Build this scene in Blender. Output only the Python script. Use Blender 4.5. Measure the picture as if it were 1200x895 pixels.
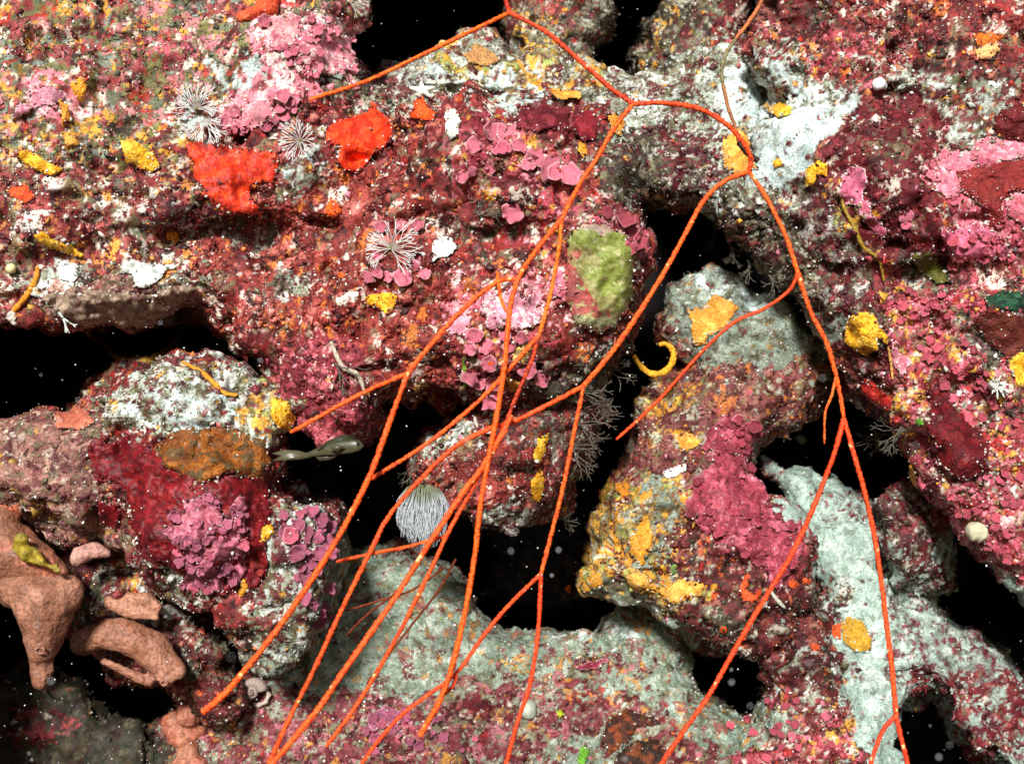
import bpy, math, random
import numpy as np
from mathutils import Vector, Matrix

for o in list(bpy.data.objects):
    bpy.data.objects.remove(o)
SC = bpy.context.scene
COL = SC.collection
rng = np.random.default_rng(7)
random.seed(7)

# ------------------------------------------------------------------ camera, light, exposure
CAMD = 0.75            # camera stands 0.75 m in front of the reference plane y = 0
S = 0.0005             # metres per photograph pixel on that plane
cam = bpy.data.cameras.new("camera")
camo = bpy.data.objects.new("camera", cam)
COL.objects.link(camo)
camo.location = (0, -CAMD, 0)
camo.rotation_euler = (math.radians(90), 0, 0)
cam.sensor_width = 36
cam.lens = 45
cam.clip_start = 0.01
cam.clip_end = 50
cam.dof.use_dof = True
cam.dof.focus_distance = 0.70
cam.dof.aperture_fstop = 13
SC.camera = camo

SUN_DIR = Vector((0.13, 0.84, -0.46)).normalized()   # the way the strobe light travels
world = bpy.data.worlds.new("World")
SC.world = world
world.use_nodes = True
wn = world.node_tree
sky = wn.nodes.new("ShaderNodeTexSky")
sky.sky_type = 'NISHITA'
sky.sun_disc = False
sky.sun_elevation = math.asin(-SUN_DIR.z)
sky.sun_rotation = math.atan2(-SUN_DIR.x, -SUN_DIR.y)
bgn = wn.nodes["Background"]
bgn.inputs[1].default_value = 0.05
wn.links.new(sky.outputs[0], bgn.inputs[0])
sun = bpy.data.lights.new("sun", 'SUN')
sun.energy = 5.0
sun.angle = math.radians(9.0)
sun.color = (1.0, 0.985, 0.95)
suno = bpy.data.objects.new("sun", sun)
COL.objects.link(suno)
suno.location = (-0.3, -1.0, 0.6)
suno.rotation_euler = SUN_DIR.to_track_quat('-Z', 'Y').to_euler()
vs = SC.view_settings
vs.view_transform = 'Standard'
vs.look = 'None'
vs.gamma = 1
vs.exposure = 0.32
vs.use_curve_mapping = False

# ------------------------------------------------------------------ helpers
def P(px, py, y):
    """point at depth y seen at photograph pixel px, py"""
    k = (CAMD + y) / CAMD * S
    px = np.asarray(px, float); py = np.asarray(py, float); y = np.asarray(y, float)
    return np.stack([(px - 600) * k, y + 0 * px, (447.5 - py) * k], -1)

def topx(V):
    k = (CAMD + V[:, 1]) / CAMD * S
    return V[:, 0] / k + 600, 447.5 - V[:, 2] / k

def lin(c):
    c = np.asarray(c, float) / 255.0
    return np.where(c <= 0.04045, c / 12.92, ((c + 0.055) / 1.055) ** 2.4)

def hash3(ix, iy, iz, seed):
    h = (ix * 374761393 + iy * 668265263 + iz * 2147483647 + seed * 1274126177) & 0xFFFFFFFF
    h = ((h ^ (h >> 13)) * 1274126177) & 0xFFFFFFFF
    h = ((h ^ (h >> 16)) * 2246822519) & 0xFFFFFFFF
    h = h ^ (h >> 15)
    return (h & 0xFFFFFF) / float(0xFFFFFF)

def vnoise(p, cell, seed=0):
    """smooth value noise in -1..1; cell = size in metres"""
    q = p / cell
    i = np.floor(q).astype(np.int64); f = q - i
    f = f * f * (3 - 2 * f)
    out = 0
    for dx in (0, 1):
        wx = f[:, 0] if dx else 1 - f[:, 0]
        for dy in (0, 1):
            wy = f[:, 1] if dy else 1 - f[:, 1]
            for dz in (0, 1):
                wz = f[:, 2] if dz else 1 - f[:, 2]
                out = out + wx * wy * wz * hash3(i[:, 0] + dx, i[:, 1] + dy, i[:, 2] + dz, seed)
    return out * 2 - 1

def cells(p, cell, seed=0):
    """nearest jittered cell: distance / cell and a random number of that cell"""
    q = p / cell - 0.5
    i = np.floor(q).astype(np.int64)
    best = np.full(len(p), 9.0); rid = np.zeros(len(p))
    q = q + 0.5
    for dx in (0, 1):
        for dy in (0, 1):
            for dz in (0, 1):
                a, b, c = i[:, 0] + dx, i[:, 1] + dy, i[:, 2] + dz
                d = np.sqrt((a + .15 + .7 * hash3(a, b, c, seed) - q[:, 0]) ** 2 + (b + .15 + .7 * hash3(a, b, c, seed + 1) - q[:, 1]) ** 2
                            + (c + .15 + .7 * hash3(a, b, c, seed + 2) - q[:, 2]) ** 2)
                m = d < best
                best = np.where(m, d, best)
                rid = np.where(m, hash3(a, b, c, seed + 3), rid)
    return best, rid

def sdf(poly, X, Y):
    """signed distance (positive inside) of pixel arrays to a polygon, or to an ellipse ('E',cx,cy,rx,ry[,deg])"""
    if poly[0] == 'E':
        _, cx, cy, rx, ry = poly[:5]
        a = math.radians(poly[5]) if len(poly) > 5 else 0
        u = (X - cx) * math.cos(a) + (Y - cy) * math.sin(a)
        v = -(X - cx) * math.sin(a) + (Y - cy) * math.cos(a)
        return (1 - np.sqrt((u / rx) ** 2 + (v / ry) ** 2)) * min(rx, ry)
    pts = np.array(poly, float)
    d2 = np.full(X.shape, 1e12); ins = np.zeros(X.shape, bool)
    for (x0, y0), (x1, y1) in zip(pts, np.roll(pts, -1, 0)):
        ex, ey = x1 - x0, y1 - y0
        t = np.clip(((X - x0) * ex + (Y - y0) * ey) / (ex * ex + ey * ey + 1e-9), 0, 1)
        d2 = np.minimum(d2, (X - x0 - t * ex) ** 2 + (Y - y0 - t * ey) ** 2)
        c = ((y0 > Y) != (y1 > Y))
        xi = x0 + (Y - y0) * ex / (ey if abs(ey) > 1e-9 else 1e-9)
        ins ^= c & (X < xi)
    d = np.sqrt(d2)
    return np.where(ins, d, -d)

def bbox(poly, m=0):
    if poly[0] == 'E':
        r = max(poly[3], poly[4]) if len(poly) > 5 else None
        rx, ry = (r, r) if r else (poly[3], poly[4])
        return poly[1] - rx - m, poly[1] + rx + m, poly[2] - ry - m, poly[2] + ry + m
    p = np.array(poly, float)
    return p[:, 0].min() - m, p[:, 0].max() + m, p[:, 1].min() - m, p[:, 1].max() + m

def mkmesh(name, V, F, cols=None, smooth=True):
    """F: (n,3) or (n,4) array or a list of arrays; cols: list of (n,3) point colours"""
    Fs = F if isinstance(F, list) else [F]
    Fs = [np.asarray(f, np.int64) for f in Fs if len(f)]
    me = bpy.data.meshes.new(name)
    V = np.ascontiguousarray(V, np.float32)
    me.vertices.add(len(V)); me.vertices.foreach_set("co", V.ravel())
    loops = np.concatenate([f.ravel() for f in Fs]).astype(np.int32)
    tot = np.concatenate([np.full(len(f), f.shape[1]) for f in Fs]).astype(np.int32)
    start = np.concatenate([[0], np.cumsum(tot)[:-1]]).astype(np.int32)
    me.loops.add(len(loops)); me.loops.foreach_set("vertex_index", loops)
    me.polygons.add(len(tot)); me.polygons.foreach_set("loop_start", start)
    try:
        me.polygons.foreach_set("loop_total", tot)
    except Exception:
        pass
    me.update(calc_edges=True)
    if cols is not None:
        for nm, c in zip(("Col", "Alt"), cols):
            at = me.attributes.new(nm, 'FLOAT_COLOR', 'POINT')
            at.data.foreach_set("color", np.concatenate([c, np.ones((len(V), 1))], 1).astype(np.float32).ravel())
    if smooth:
        me.polygons.foreach_set("use_smooth", np.ones(len(me.polygons), bool))
    return me

def link(name, me, mat=None, parent=None):
    o = bpy.data.objects.new(name, me)
    COL.objects.link(o)
    if mat and me is not None and not me.materials:
        me.materials.append(mat)
    if parent:
        o.parent = parent
    return o

def tag(o, label=None, cat=None, group=None, kind=None):
    for k, v in (("label", label), ("category", cat), ("group", group), ("kind", kind)):
        if v:
            o[k] = v
    return o

def empty(name, loc, label, cat, group=None):
    o = bpy.data.objects.new(name, None)
    COL.objects.link(o)
    o.location = loc
    o.empty_display_size = 0.01
    return tag(o, label, cat, group)

# ------------------------------------------------------------------ materials
def material(name, rough=0.6, spec=0.35, fine=900, var=0.45, bump=0.35, alt=False, sss=0.0, bdist=0.0008, mixscale=300):
    m = bpy.data.materials.new(name); m.use_nodes = True
    n = m.node_tree.nodes; l = m.node_tree.links
    b = n["Principled BSDF"]
    at = n.new("ShaderNodeAttribute"); at.attribute_name = "Col"
    tc = n.new("ShaderNodeTexCoord")
    nz = n.new("ShaderNodeTexNoise"); nz.inputs["Scale"].default_value = fine; nz.inputs["Detail"].default_value = 4
    l.new(tc.outputs["Object"], nz.inputs["Vector"])
    src = at.outputs["Color"]
    if alt:
        a2 = n.new("ShaderNodeAttribute"); a2.attribute_name = "Alt"
        n2 = n.new("ShaderNodeTexNoise"); n2.inputs["Scale"].default_value = mixscale; n2.inputs["Detail"].default_value = 5
        n2.inputs["Roughness"].default_value = 0.65
        l.new(tc.outputs["Object"], n2.inputs["Vector"])
        rp = n.new("ShaderNodeMapRange"); rp.inputs[1].default_value = 0.47; rp.inputs[2].default_value = 0.56
        l.new(n2.outputs["Fac"], rp.inputs[0])
        mx = n.new("ShaderNodeMix"); mx.data_type = 'RGBA'
        l.new(rp.outputs[0], mx.inputs[0]); l.new(src, mx.inputs[6]); l.new(a2.outputs["Color"], mx.inputs[7])
        src = mx.outputs[2]
    mr = n.new("ShaderNodeMapRange")
    mr.inputs[1].default_value = 0.3; mr.inputs[2].default_value = 0.7
    mr.inputs[3].default_value = 1 - var; mr.inputs[4].default_value = 1 + var
    l.new(nz.outputs["Fac"], mr.inputs[0])
    vm = n.new("ShaderNodeVectorMath"); vm.operation = 'SCALE'
    l.new(src, vm.inputs[0]); l.new(mr.outputs[0], vm.inputs["Scale"])
    l.new(vm.outputs[0], b.inputs["Base Color"])
    b.inputs["Roughness"].default_value = rough
    b.inputs["Specular IOR Level"].default_value = spec
    if sss:
        b.inputs["Subsurface Weight"].default_value = sss
        b.inputs["Subsurface Radius"].default_value = (0.004, 0.002, 0.001)
        b.inputs["Subsurface Scale"].default_value = 1.0
    bp = n.new("ShaderNodeBump"); bp.inputs["Strength"].default_value = bump; bp.inputs["Distance"].default_value = bdist
    l.new(nz.outputs["Fac"], bp.inputs["Height"])
    l.new(bp.outputs[0], b.inputs["Normal"])
    return m

M_ROCK = material("encrusted_rock", 0.65, 0.3, 900, 0.5, 0.6, alt=True)
M_FLAKE = material("leafy_algae", 0.5, 0.4, 1200, 0.3, 0.2)
M_CRUST = material("crust", 0.55, 0.35, 800, 0.28, 0.5, alt=True, mixscale=300)
M_SPONGE = material("sponge_skin", 0.6, 0.25, 620, 0.42, 1.0, bdist=.0014)
M_FLESH = material("sponge_flesh", 0.5, 0.3, 520, 0.42, 0.8, bdist=.0013)
M_PLATE = material("coralline_plate", 0.55, 0.3, 900, 0.3, 0.5)
M_WHIP = material("sea_whip_skin", 0.55, 0.3, 1500, 0.22, 0.3)
M_PALE = material("pale_tissue", 0.6, 0.3, 1200, 0.12, 0.2)
M_FISH = material("fish_skin", 0.35, 0.5, 1500, 0.25, 0.1)

# ------------------------------------------------------------------ palettes of the encrusting cover
# name: ([(rgb, weight)...], roughness of relief, flakes, granules, hairs)
PAL = {
 'maroon':  ([((108,32,32),4),((136,50,46),3),((80,22,22),3),((178,94,88),1.2),((216,200,186),1),((48,16,14),2),((154,40,34),1.1),((202,114,56),.5),((116,98,72),1.3)], 1.0, 1.0, .7, .3),
 'redfine': ([((126,42,36),5),((150,62,52),3),((98,28,26),3),((188,104,94),1.2),((226,210,196),1.2),((54,18,15),2),((208,116,50),.6),((128,104,78),1)], 1.0, 1.3, .9, .2),
 'deepmar': ([((94,22,28),5),((116,36,40),3),((62,12,16),3),((150,70,68),.9),((204,188,172),.9),((100,84,62),.8)], 1.1, 1.2, .5, .1),
 'rainbow': ([((150,68,68),3),((116,110,64),3.2),((190,122,122),1.6),((96,100,76),2.6),((84,32,32),2.6),((222,210,188),1.4),((218,154,56),1.3),((128,140,126),1.4),((166,50,36),1),((58,48,34),2)], 1.0, .9, 1.1, .4),
 'redwhite':([((126,46,44),3.6),((160,78,74),2.4),((86,26,26),2.6),((222,212,200),2),((226,152,70),1),((140,120,88),1.6),((44,18,18),1.8),((104,104,78),1.2)], 1.1, 1.1, 1.4, .5),
 'pinkwhite':([((222,134,146),4),((236,176,180),2.4),((244,228,218),2.4),((192,90,104),1.6),((150,56,60),.9)], .8, .5, 1.0, .1),
 'pink':    ([((194,90,106),3.4),((206,124,134),2.2),((168,66,80),2.4),((224,190,184),1.3),((132,44,52),1.5),((104,30,34),.8),((160,134,108),.9)], .8, 1.0, .5, .1),
 'pinkmix': ([((170,70,82),3),((138,46,54),2.8),((200,116,126),1.8),((100,28,32),2.6),((220,204,188),1.4),((124,102,74),1.4),((170,46,38),1),((206,152,60),.8),((48,18,18),1.6)], 1.1, 1.1, 1.0, .3),
 'rose':    ([((150,56,66),4),((126,42,50),3),((180,88,96),1.8),((92,26,32),2.4),((210,176,164),.7)], .9, 1.4, .4, .1),
 'white':   ([((194,210,206),5),((178,196,190),3),((212,222,218),2.2),((154,164,154),1),((150,112,108),.25)], .55, .06, .7, .1),
 'whitemix':([((180,188,176),3),((136,140,120),2.6),((212,214,206),1.5),((106,52,50),2),((90,88,60),2.4),((74,22,26),1.6),((200,148,62),.5)], 1.0, .5, 1.4, .4),
 'seaslope':([((160,180,168),5),((144,164,152),3),((182,196,186),1.8),((120,134,120),1),((112,84,80),.2)], .45, .03, .9, .05),  # sediment darkened for the weaker flash in the lower half
 'slopemix':([((142,156,146),4),((116,126,114),2.6),((112,54,60),1.8),((86,30,38),1.4),((166,176,166),1),((80,76,62),1.2)], .8, .3, 1.2, .2),
 'ledge':   ([((140,156,140),4),((116,130,110),3),((168,178,164),1.6),((104,104,80),2),((134,80,72),1),((182,130,66),.6),((98,42,44),.7)], .6, .12, 1.3, .1),  # flash falloff put into the silt colour here too
 'ledgepink':([((126,60,64),3),((100,36,42),2.8),((144,146,126),1.7),((110,104,80),2),((168,98,106),1),((72,22,26),2.2),((186,130,58),.5)], .8, .6, 1.1, .1),
 'moss':    ([((58,54,40),3),((112,106,80),2.4),((150,148,128),1.6),((92,34,38),2),((60,52,36),2.4),((190,188,176),.9),((46,18,22),1.4)], 1.2, .7, .9, 1.5),
 'mossmar': ([((88,24,30),3),((60,16,22),2.6),((130,124,108),1.5),((180,178,168),1),((74,66,48),2),((120,44,46),1.4)], 1.2, .9, 1.0, 1.5),
 'greensed':([((134,146,132),4),((112,120,102),3),((158,166,152),1.6),((90,88,64),1.8),((150,112,66),.6),((104,60,58),.7)], .7, .15, 1.2, .5),
 'mauve':   ([((122,66,62),3.2),((98,46,44),3),((152,98,88),1.6),((184,108,52),1.3),((74,28,26),2.2),((172,170,150),1.2),((116,104,70),2)], 1.0, 1.0, .9, .4),
 'amber':   ([((214,148,46),2.8),((130,112,66),2),((228,172,70),1.6),((100,80,48),1.6),((84,34,32),1.2),((184,186,162),1.3),((150,160,84),.8)], 1.1, .5, 1.0, .3),
 'darkmar': ([((84,26,26),4),((58,18,18),3),((110,44,42),2),((138,80,66),1),((156,150,134),.6),((52,40,28),1.6),((200,90,40),.3)], 1.1, 1.0, .7, .4),
 'tanmix':  ([((146,100,88),3),((120,80,70),2.8),((170,132,114),1.5),((98,50,50),2.2),((102,94,70),2),((186,166,150),.8),((74,30,34),1.2),((170,132,54),.4)], 1.0, .7, 1.1, .8),
 'cave_shade':    ([((26,22,20),4),((34,27,24),3),((20,16,15),3)], 1.2, 0, .0, 0),  # near-black colours hold the shade of the hollows
 'shaderock': ([((52,46,34),3),((66,58,42),2),((50,26,26),2),((40,44,32),2),((84,78,58),.8)], 1.0, .2, .5, .3),  # colours darkened to set the lower left corner rock in shade
}
PN = list(PAL)
PCOL = [np.array([lin(c) for c, w in PAL[k][0]]) for k in PN]
PCUM = [np.cumsum([w for c, w in PAL[k][0]]) / sum(w for c, w in PAL[k][0]) for k in PN]
PPRM = np.array([PAL[k][1:] for k in PN])

def pick(z, r):
    out = np.zeros((len(z), 3))
    for i in range(len(PN)):
        m = z == i
        if m.any():
            out[m] = PCOL[i][np.minimum(np.searchsorted(PCUM[i], r[m]), len(PCOL[i]) - 1)]
    return out

# zones of the cover, in photograph pixels; later ones lie over earlier ones
ZONES = [
 ('rainbow', [(-260,-260),(420,-260),(400,60),(300,110),(200,130),(160,200),(60,230),(-260,240)], 1),
 ('amber', ('E',70,130,50,40,20), .34), ('amber', ('E',170,170,70,24), .34), ('pink', ('E',230,60,60,24,-20), .4),
 ('redwhite', [(-260,180),(60,190),(200,200),(340,240),(330,330),(240,350),(-260,380)], 1),
 ('redfine', [(230,260),(330,200),(500,190),(520,300),(600,420),(560,470),(470,480),(330,400),(230,380)], 1),
 ('rainbow', ('E',140,60,150,60), .5),
 ('pinkwhite', [(300,10),(370,20),(430,30),(425,90),(350,120),(270,155),(255,120),(290,70)], .85),
 ('pinkwhite', ('E',60,115,40,22), .6),
 ('white', ('E',275,85,22,14), .9), ('white', ('E',385,60,30,16,30), .7),
 ('white', ('E',225,145,32,14), .8), ('white', ('E',345,190,26,14), .75),
 ('whitemix', ('E',350,200,40,26), .7),
 ('moss', ('E',440,105,60,18,10), .8),
 ('mossmar', ('E',240,262,70,18,15), .9),
 ('whitemix', ('E',130,330,120,24), .7),
 ('tanmix', ('E',150,355,100,34,5), .9),
 ('whitemix', ('E',320,340,34,16), .6),
 ('rose', [(320,400),(400,390),(445,430),(440,510),(380,520),(330,480)], .95),
 ('pinkmix', [(520,140),(600,125),(660,180),(665,240),(600,260),(540,220),(510,170)], .95),
 ('pinkwhite', ('E',620,205,30,18,-20), .6),
 ('deepmar', ('E',600,215,45,26,10), .75),
 ('deepmar', [(600,120),(690,120),(705,160),(660,175),(600,150)], .95),
 ('whitemix', [(470,120),(430,60),(530,40),(640,50),(760,70),(850,40),(900,0),(900,100),(760,130),(700,120),(640,108),(540,112)], 1),
 ('white', ('E',570,85,70,14,10), .55), ('amber', ('E',650,90,60,10,5), .7), ('amber', ('E',545,70,45,14,25), .7),
 ('whitemix', [(740,120),(880,110),(880,210),(840,270),(740,235),(700,180)], 1),
 ('mossmar', ('E',800,180,60,30), .75), ('moss', ('E',730,200,40,36), .9), ('moss', ('E',560,275,60,12,-5), .8),
 ('redfine', [(500,320),(660,300),(760,380),(720,460),(600,480),(520,460),(470,400)], 1),
 ('pinkwhite', ('E',590,345,80,34,-8), .55),
 ('pinkmix', ('E',590,420,70,50), .7), ('pinkmix', ('E',640,260,60,20,-30), .6),
 ('pink', ('E',725,275,34,26,40), .8),
 ('moss', [(640,430),(740,400),(720,470),(690,540),(640,500),(620,460)], .85),
 ('mossmar', [(480,490),(700,480),(690,560),(620,620),(490,600)], .6),
 ('whitemix', ('E',520,520,40,18,-25), .85),
 ('redfine', ('E',570,555,80,40,-5), .8), ('whitemix', ('E',600,595,30,10), .6),
 ('maroon', [(880,-260),(1460,-260),(1460,100),(1190,120),(1000,95),(910,90),(860,60)], 1),
 ('pinkmix', ('E',1000,60,110,30,10), .5), ('whitemix', ('E',1010,75,120,20,8), .4), ('darkmar', ('E',930,20,50,26), .7), ('darkmar', ('E',1120,80,60,30), .6),
 ('whitemix', [(760,110),(850,60),(920,70),(1010,95),(1010,115),(950,180),(930,230),(850,250),(780,200)], .9),
 ('mossmar', [(735,150),(790,140),(865,165),(850,235),(800,235),(735,225)], .8), ('moss', [(690,160),(740,140),(780,170),(770,235),(720,225)], .65),
 ('white', [(885,150),(940,125),(1000,105),(1010,120),(965,160),(945,200),(900,215),(872,205)], .95),
 ('white', [(840,95),(900,85),(960,90),(930,120),(880,140),(845,120)], .55),
 ('whitemix', [(1040,100),(1200,70),(1200,190),(1120,180),(1080,130)], .75),
 ('deepmar', [(1000,120),(1060,110),(1120,140),(1130,170),(1080,200),(1100,260),(1140,300),(1040,310),(980,250),(960,200)], 1),
 ('mossmar', [(840,230),(960,200),(990,260),(1030,320),(1040,400),(1000,440),(960,360),(900,300)], 1),
 ('moss', [(830,230),(900,240),(960,330),(960,390),(900,330),(840,280)], .8),
 ('whitemix', ('E',880,230,60,18,15), .6),
 ('pink', [(1080,200),(1110,175),(1460,110),(1460,320),(1200,320),(1100,310),(1120,260)], .9),
 ('pinkmix', [(1020,300),(1460,300),(1460,460),(1100,480),(1030,380)], 1),
 ('darkmar', ('E',1150,310,60,14,-10), .7), ('moss', ('E',1080,315,40,16,20), .7), ('moss', ('E',1160,400,60,26), .6),
 ('darkmar', [(990,400),(1040,410),(1050,470),(1090,560),(1060,560),(990,490)], .9),
 ('pinkmix', [(1040,430),(1100,440),(1460,420),(1460,800),(1200,720),(1100,610),(1060,540)], 1),
 ('pink', ('E',1150,600,90,40,35), .5), ('whitemix', ('E',1130,470,50,18,20), .5), ('whitemix', ('E',1170,560,40,16,40), .35),
 ('deepmar', [(1080,455),(1110,450),(1160,530),(1150,570),(1110,565),(1085,510)], .95),
 ('amber', ('E',1040,500,30,60,25), .35), ('amber', ('E',1000,260,18,60,-25), .4), ('amber', ('E',1190,440,30,40), .4), ('amber', ('E',1090,400,40,30), .28), ('pink', ('E',1120,380,60,40), .4),
 ('greensed', [(770,310),(900,310),(980,380),(970,450),(860,450),(800,430),(770,390)], 1),
 ('white', ('E',860,345,50,14,15), .4),
 ('mauve', [(770,420),(860,430),(980,420),(1000,470),(930,520),(880,560),(800,560),(740,600),(720,540)], 1),
 ('mauve', ('E',800,400,30,16), .6),
 ('amber', [(700,560),(800,560),(830,680),(800,720),(700,720),(660,690)], .9),
 ('greensed', ('E',760,620,30,60,10), .5),
 ('darkmar', [(790,590),(870,640),(960,660),(950,760),(880,800),(800,740),(780,660)], .95),
 ('moss', ('E',860,735,50,20,10), .6), ('amber', ('E',800,690,50,12), .5),
 ('rose', [(832,500),(850,486),(882,494),(892,512),(874,540),(892,570),(906,600),(936,618),(934,650),(912,690),(890,662),(860,642),(830,622),(804,602),(812,560),(842,540),(824,525)], .95),
 ('amber', ('E',800,480,60,40), .25), ('amber', ('E',740,640,60,90), .24),
 ('seaslope', [(880,520),(950,540),(1000,570),(1060,590),(1460,850),(1460,1200),(980,1200),(960,900),(920,760),(960,690),(930,620)], 1),
 ('slopemix', [(1020,690),(1100,680),(1460,900),(1460,1200),(1020,1200),(1060,840),(1040,760)], .8),
 ('deepmar', ('E',1150,815,90,34,10), .6), ('deepmar', ('E',1150,870,40,20), .6),
 ('slopemix', ('E',1000,600,60,20,20), .6), ('moss', ('E',965,700,34,26), .6),
 ('mossmar', [(1030,570),(1100,590),(1120,680),(1060,690),(1020,650)], .95),
 ('darkmar', [(880,730),(960,700),(985,800),(1010,900),(1000,1200),(850,1200),(820,880),(860,800)], .95),
 ('pinkmix', [(840,840),(930,800),(1000,840),(1000,1200),(780,1200)], .7),
 ('whitemix', ('E',950,800,40,40), .4),
 ('ledge', [(360,620),(500,640),(620,730),(720,680),(800,740),(880,800),(940,850),(860,880),(700,810),(560,800),(440,820),(320,870),(300,800)], 1),
 ('white', ('E',700,745,50,14,-5), .5),
 ('ledgepink', ('E',670,785,100,13,-3), .75),
 ('ledgepink', [(200,830),(330,800),(450,815),(560,800),(700,820),(860,880),(860,1200),(150,1200)], .95),
 ('greensed', ('E',700,880,60,26), .6), ('deepmar', ('E',520,840,90,16,-10), .6), ('pink', ('E',470,850,40,20), .5), ('amber', ('E',640,775,80,10), .3),
 ('whitemix', [(100,460),(200,420),(300,430),(345,480),(330,515),(200,510),(110,500)], 1),
 ('white', ('E',235,478,90,20,-4), .5), ('amber', ('E',310,485,34,20,20), .8), ('darkmar', ('E',160,425,60,10), .5),
 ('tanmix', [(-260,500),(60,480),(130,490),(110,560),(150,640),(100,680),(-260,700)], 1),
 ('deepmar', [(100,515),(200,520),(320,540),(320,640),(300,700),(180,670),(140,590)], 1),
 ('whitemix', [(320,620),(340,590),(395,600),(395,700),(370,750),(300,780),(290,720)], .9),
 ('darkmar', [(60,640),(160,640),(260,740),(300,800),(240,860),(120,800)], .8),
 ('whitemix', ('E',180,690,70,40), .55), ('moss', ('E',260,760,50,40), .6),
 ('shaderock', [(-260,770),(120,780),(200,860),(200,1200),(-260,1200)], 1), ('deepmar', ('E',40,850,50,22), .6),
 ('moss', [(580,-260),(860,-260),(840,30),(770,95),(700,70),(590,70)], .9), ('amber', ('E',760,40,40,40), .2), ('amber', ('E',630,40,30,34), .5), ('maroon', ('E',650,5,60,16), .6),
]
ZST = 2
ZX0, ZY0 = -300, -300
ZW, ZH = 900, 780
_zx, _zy = np.meshgrid(ZX0 + ZST * np.arange(ZW), ZY0 + ZST * np.arange(ZH))
ZMAP = np.full((ZH, ZW), PN.index('maroon'), np.int16)
ZOP = np.ones((ZH, ZW)); ZUNDER = ZMAP.copy()
for pal, shp, op in ZONES:
    x0, x1, y0, y1 = bbox(shp, 4)
    i0, i1 = max(0, int((x0 - ZX0) / ZST)), min(ZW, int((x1 - ZX0) / ZST) + 2)
    j0, j1 = max(0, int((y0 - ZY0) / ZST)), min(ZH, int((y1 - ZY0) / ZST) + 2)
    sl = (slice(j0, j1), slice(i0, i1))
    m = sdf(shp, _zx[sl], _zy[sl]) > 0
    if op < 1:                      # broken cover: patches of it with the older cover between
        q = np.stack([_zx[sl].ravel() / 14., _zy[sl].ravel() / 11., np.full(m.size, len(pal) + shp[1][0] * .37 if shp[0] != 'E' else shp[1] * .37)], 1)
        nn = (vnoise(q, 1.0, 5) * .6 + vnoise(q * 2.3, 1.0, 6) * .4).reshape(m.shape) * .9 + .5
        m &= nn < op
    sub = ZMAP[sl]; sub[m] = PN.index(pal)

def zone_of(V):
    px, py = topx(V)
    jx = vnoise(V, .016, 11) * 14 + vnoise(V, .006, 12) * 11
    jy = vnoise(V, .016, 13) * 14 + vnoise(V, .006, 14) * 11
    sp = hash3(*(np.floor(V / .0028).astype(np.int64).T), 15)
    far = np.where(sp > .86, 34., 3.)
    jx = jx + (hash3(*(np.floor(V / .0028).astype(np.int64).T), 16) - .5) * 2 * far
    jy = jy + (hash3(*(np.floor(V / .0028).astype(np.int64).T), 17) - .5) * 2 * far
    i = np.clip(((px + jx - ZX0) / ZST).astype(int), 0, ZW - 1)
    j = np.clip(((py + jy - ZY0) / ZST).astype(int), 0, ZH - 1)
    return ZMAP[j, i]

def patch_rand(V):
    """one random number per patch of cover, patches 3 to 15 mm across with wavy edges"""
    W = V + .0016 * np.stack([vnoise(V, .005, 44), vnoise(V, .005, 45), vnoise(V, .005, 46)], 1)
    small = cells(W, .0048, 91)[1]
    large = cells(W, .0105, 92)[1]
    return np.where(vnoise(V, .013, 72) > -.05, large, small)

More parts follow.
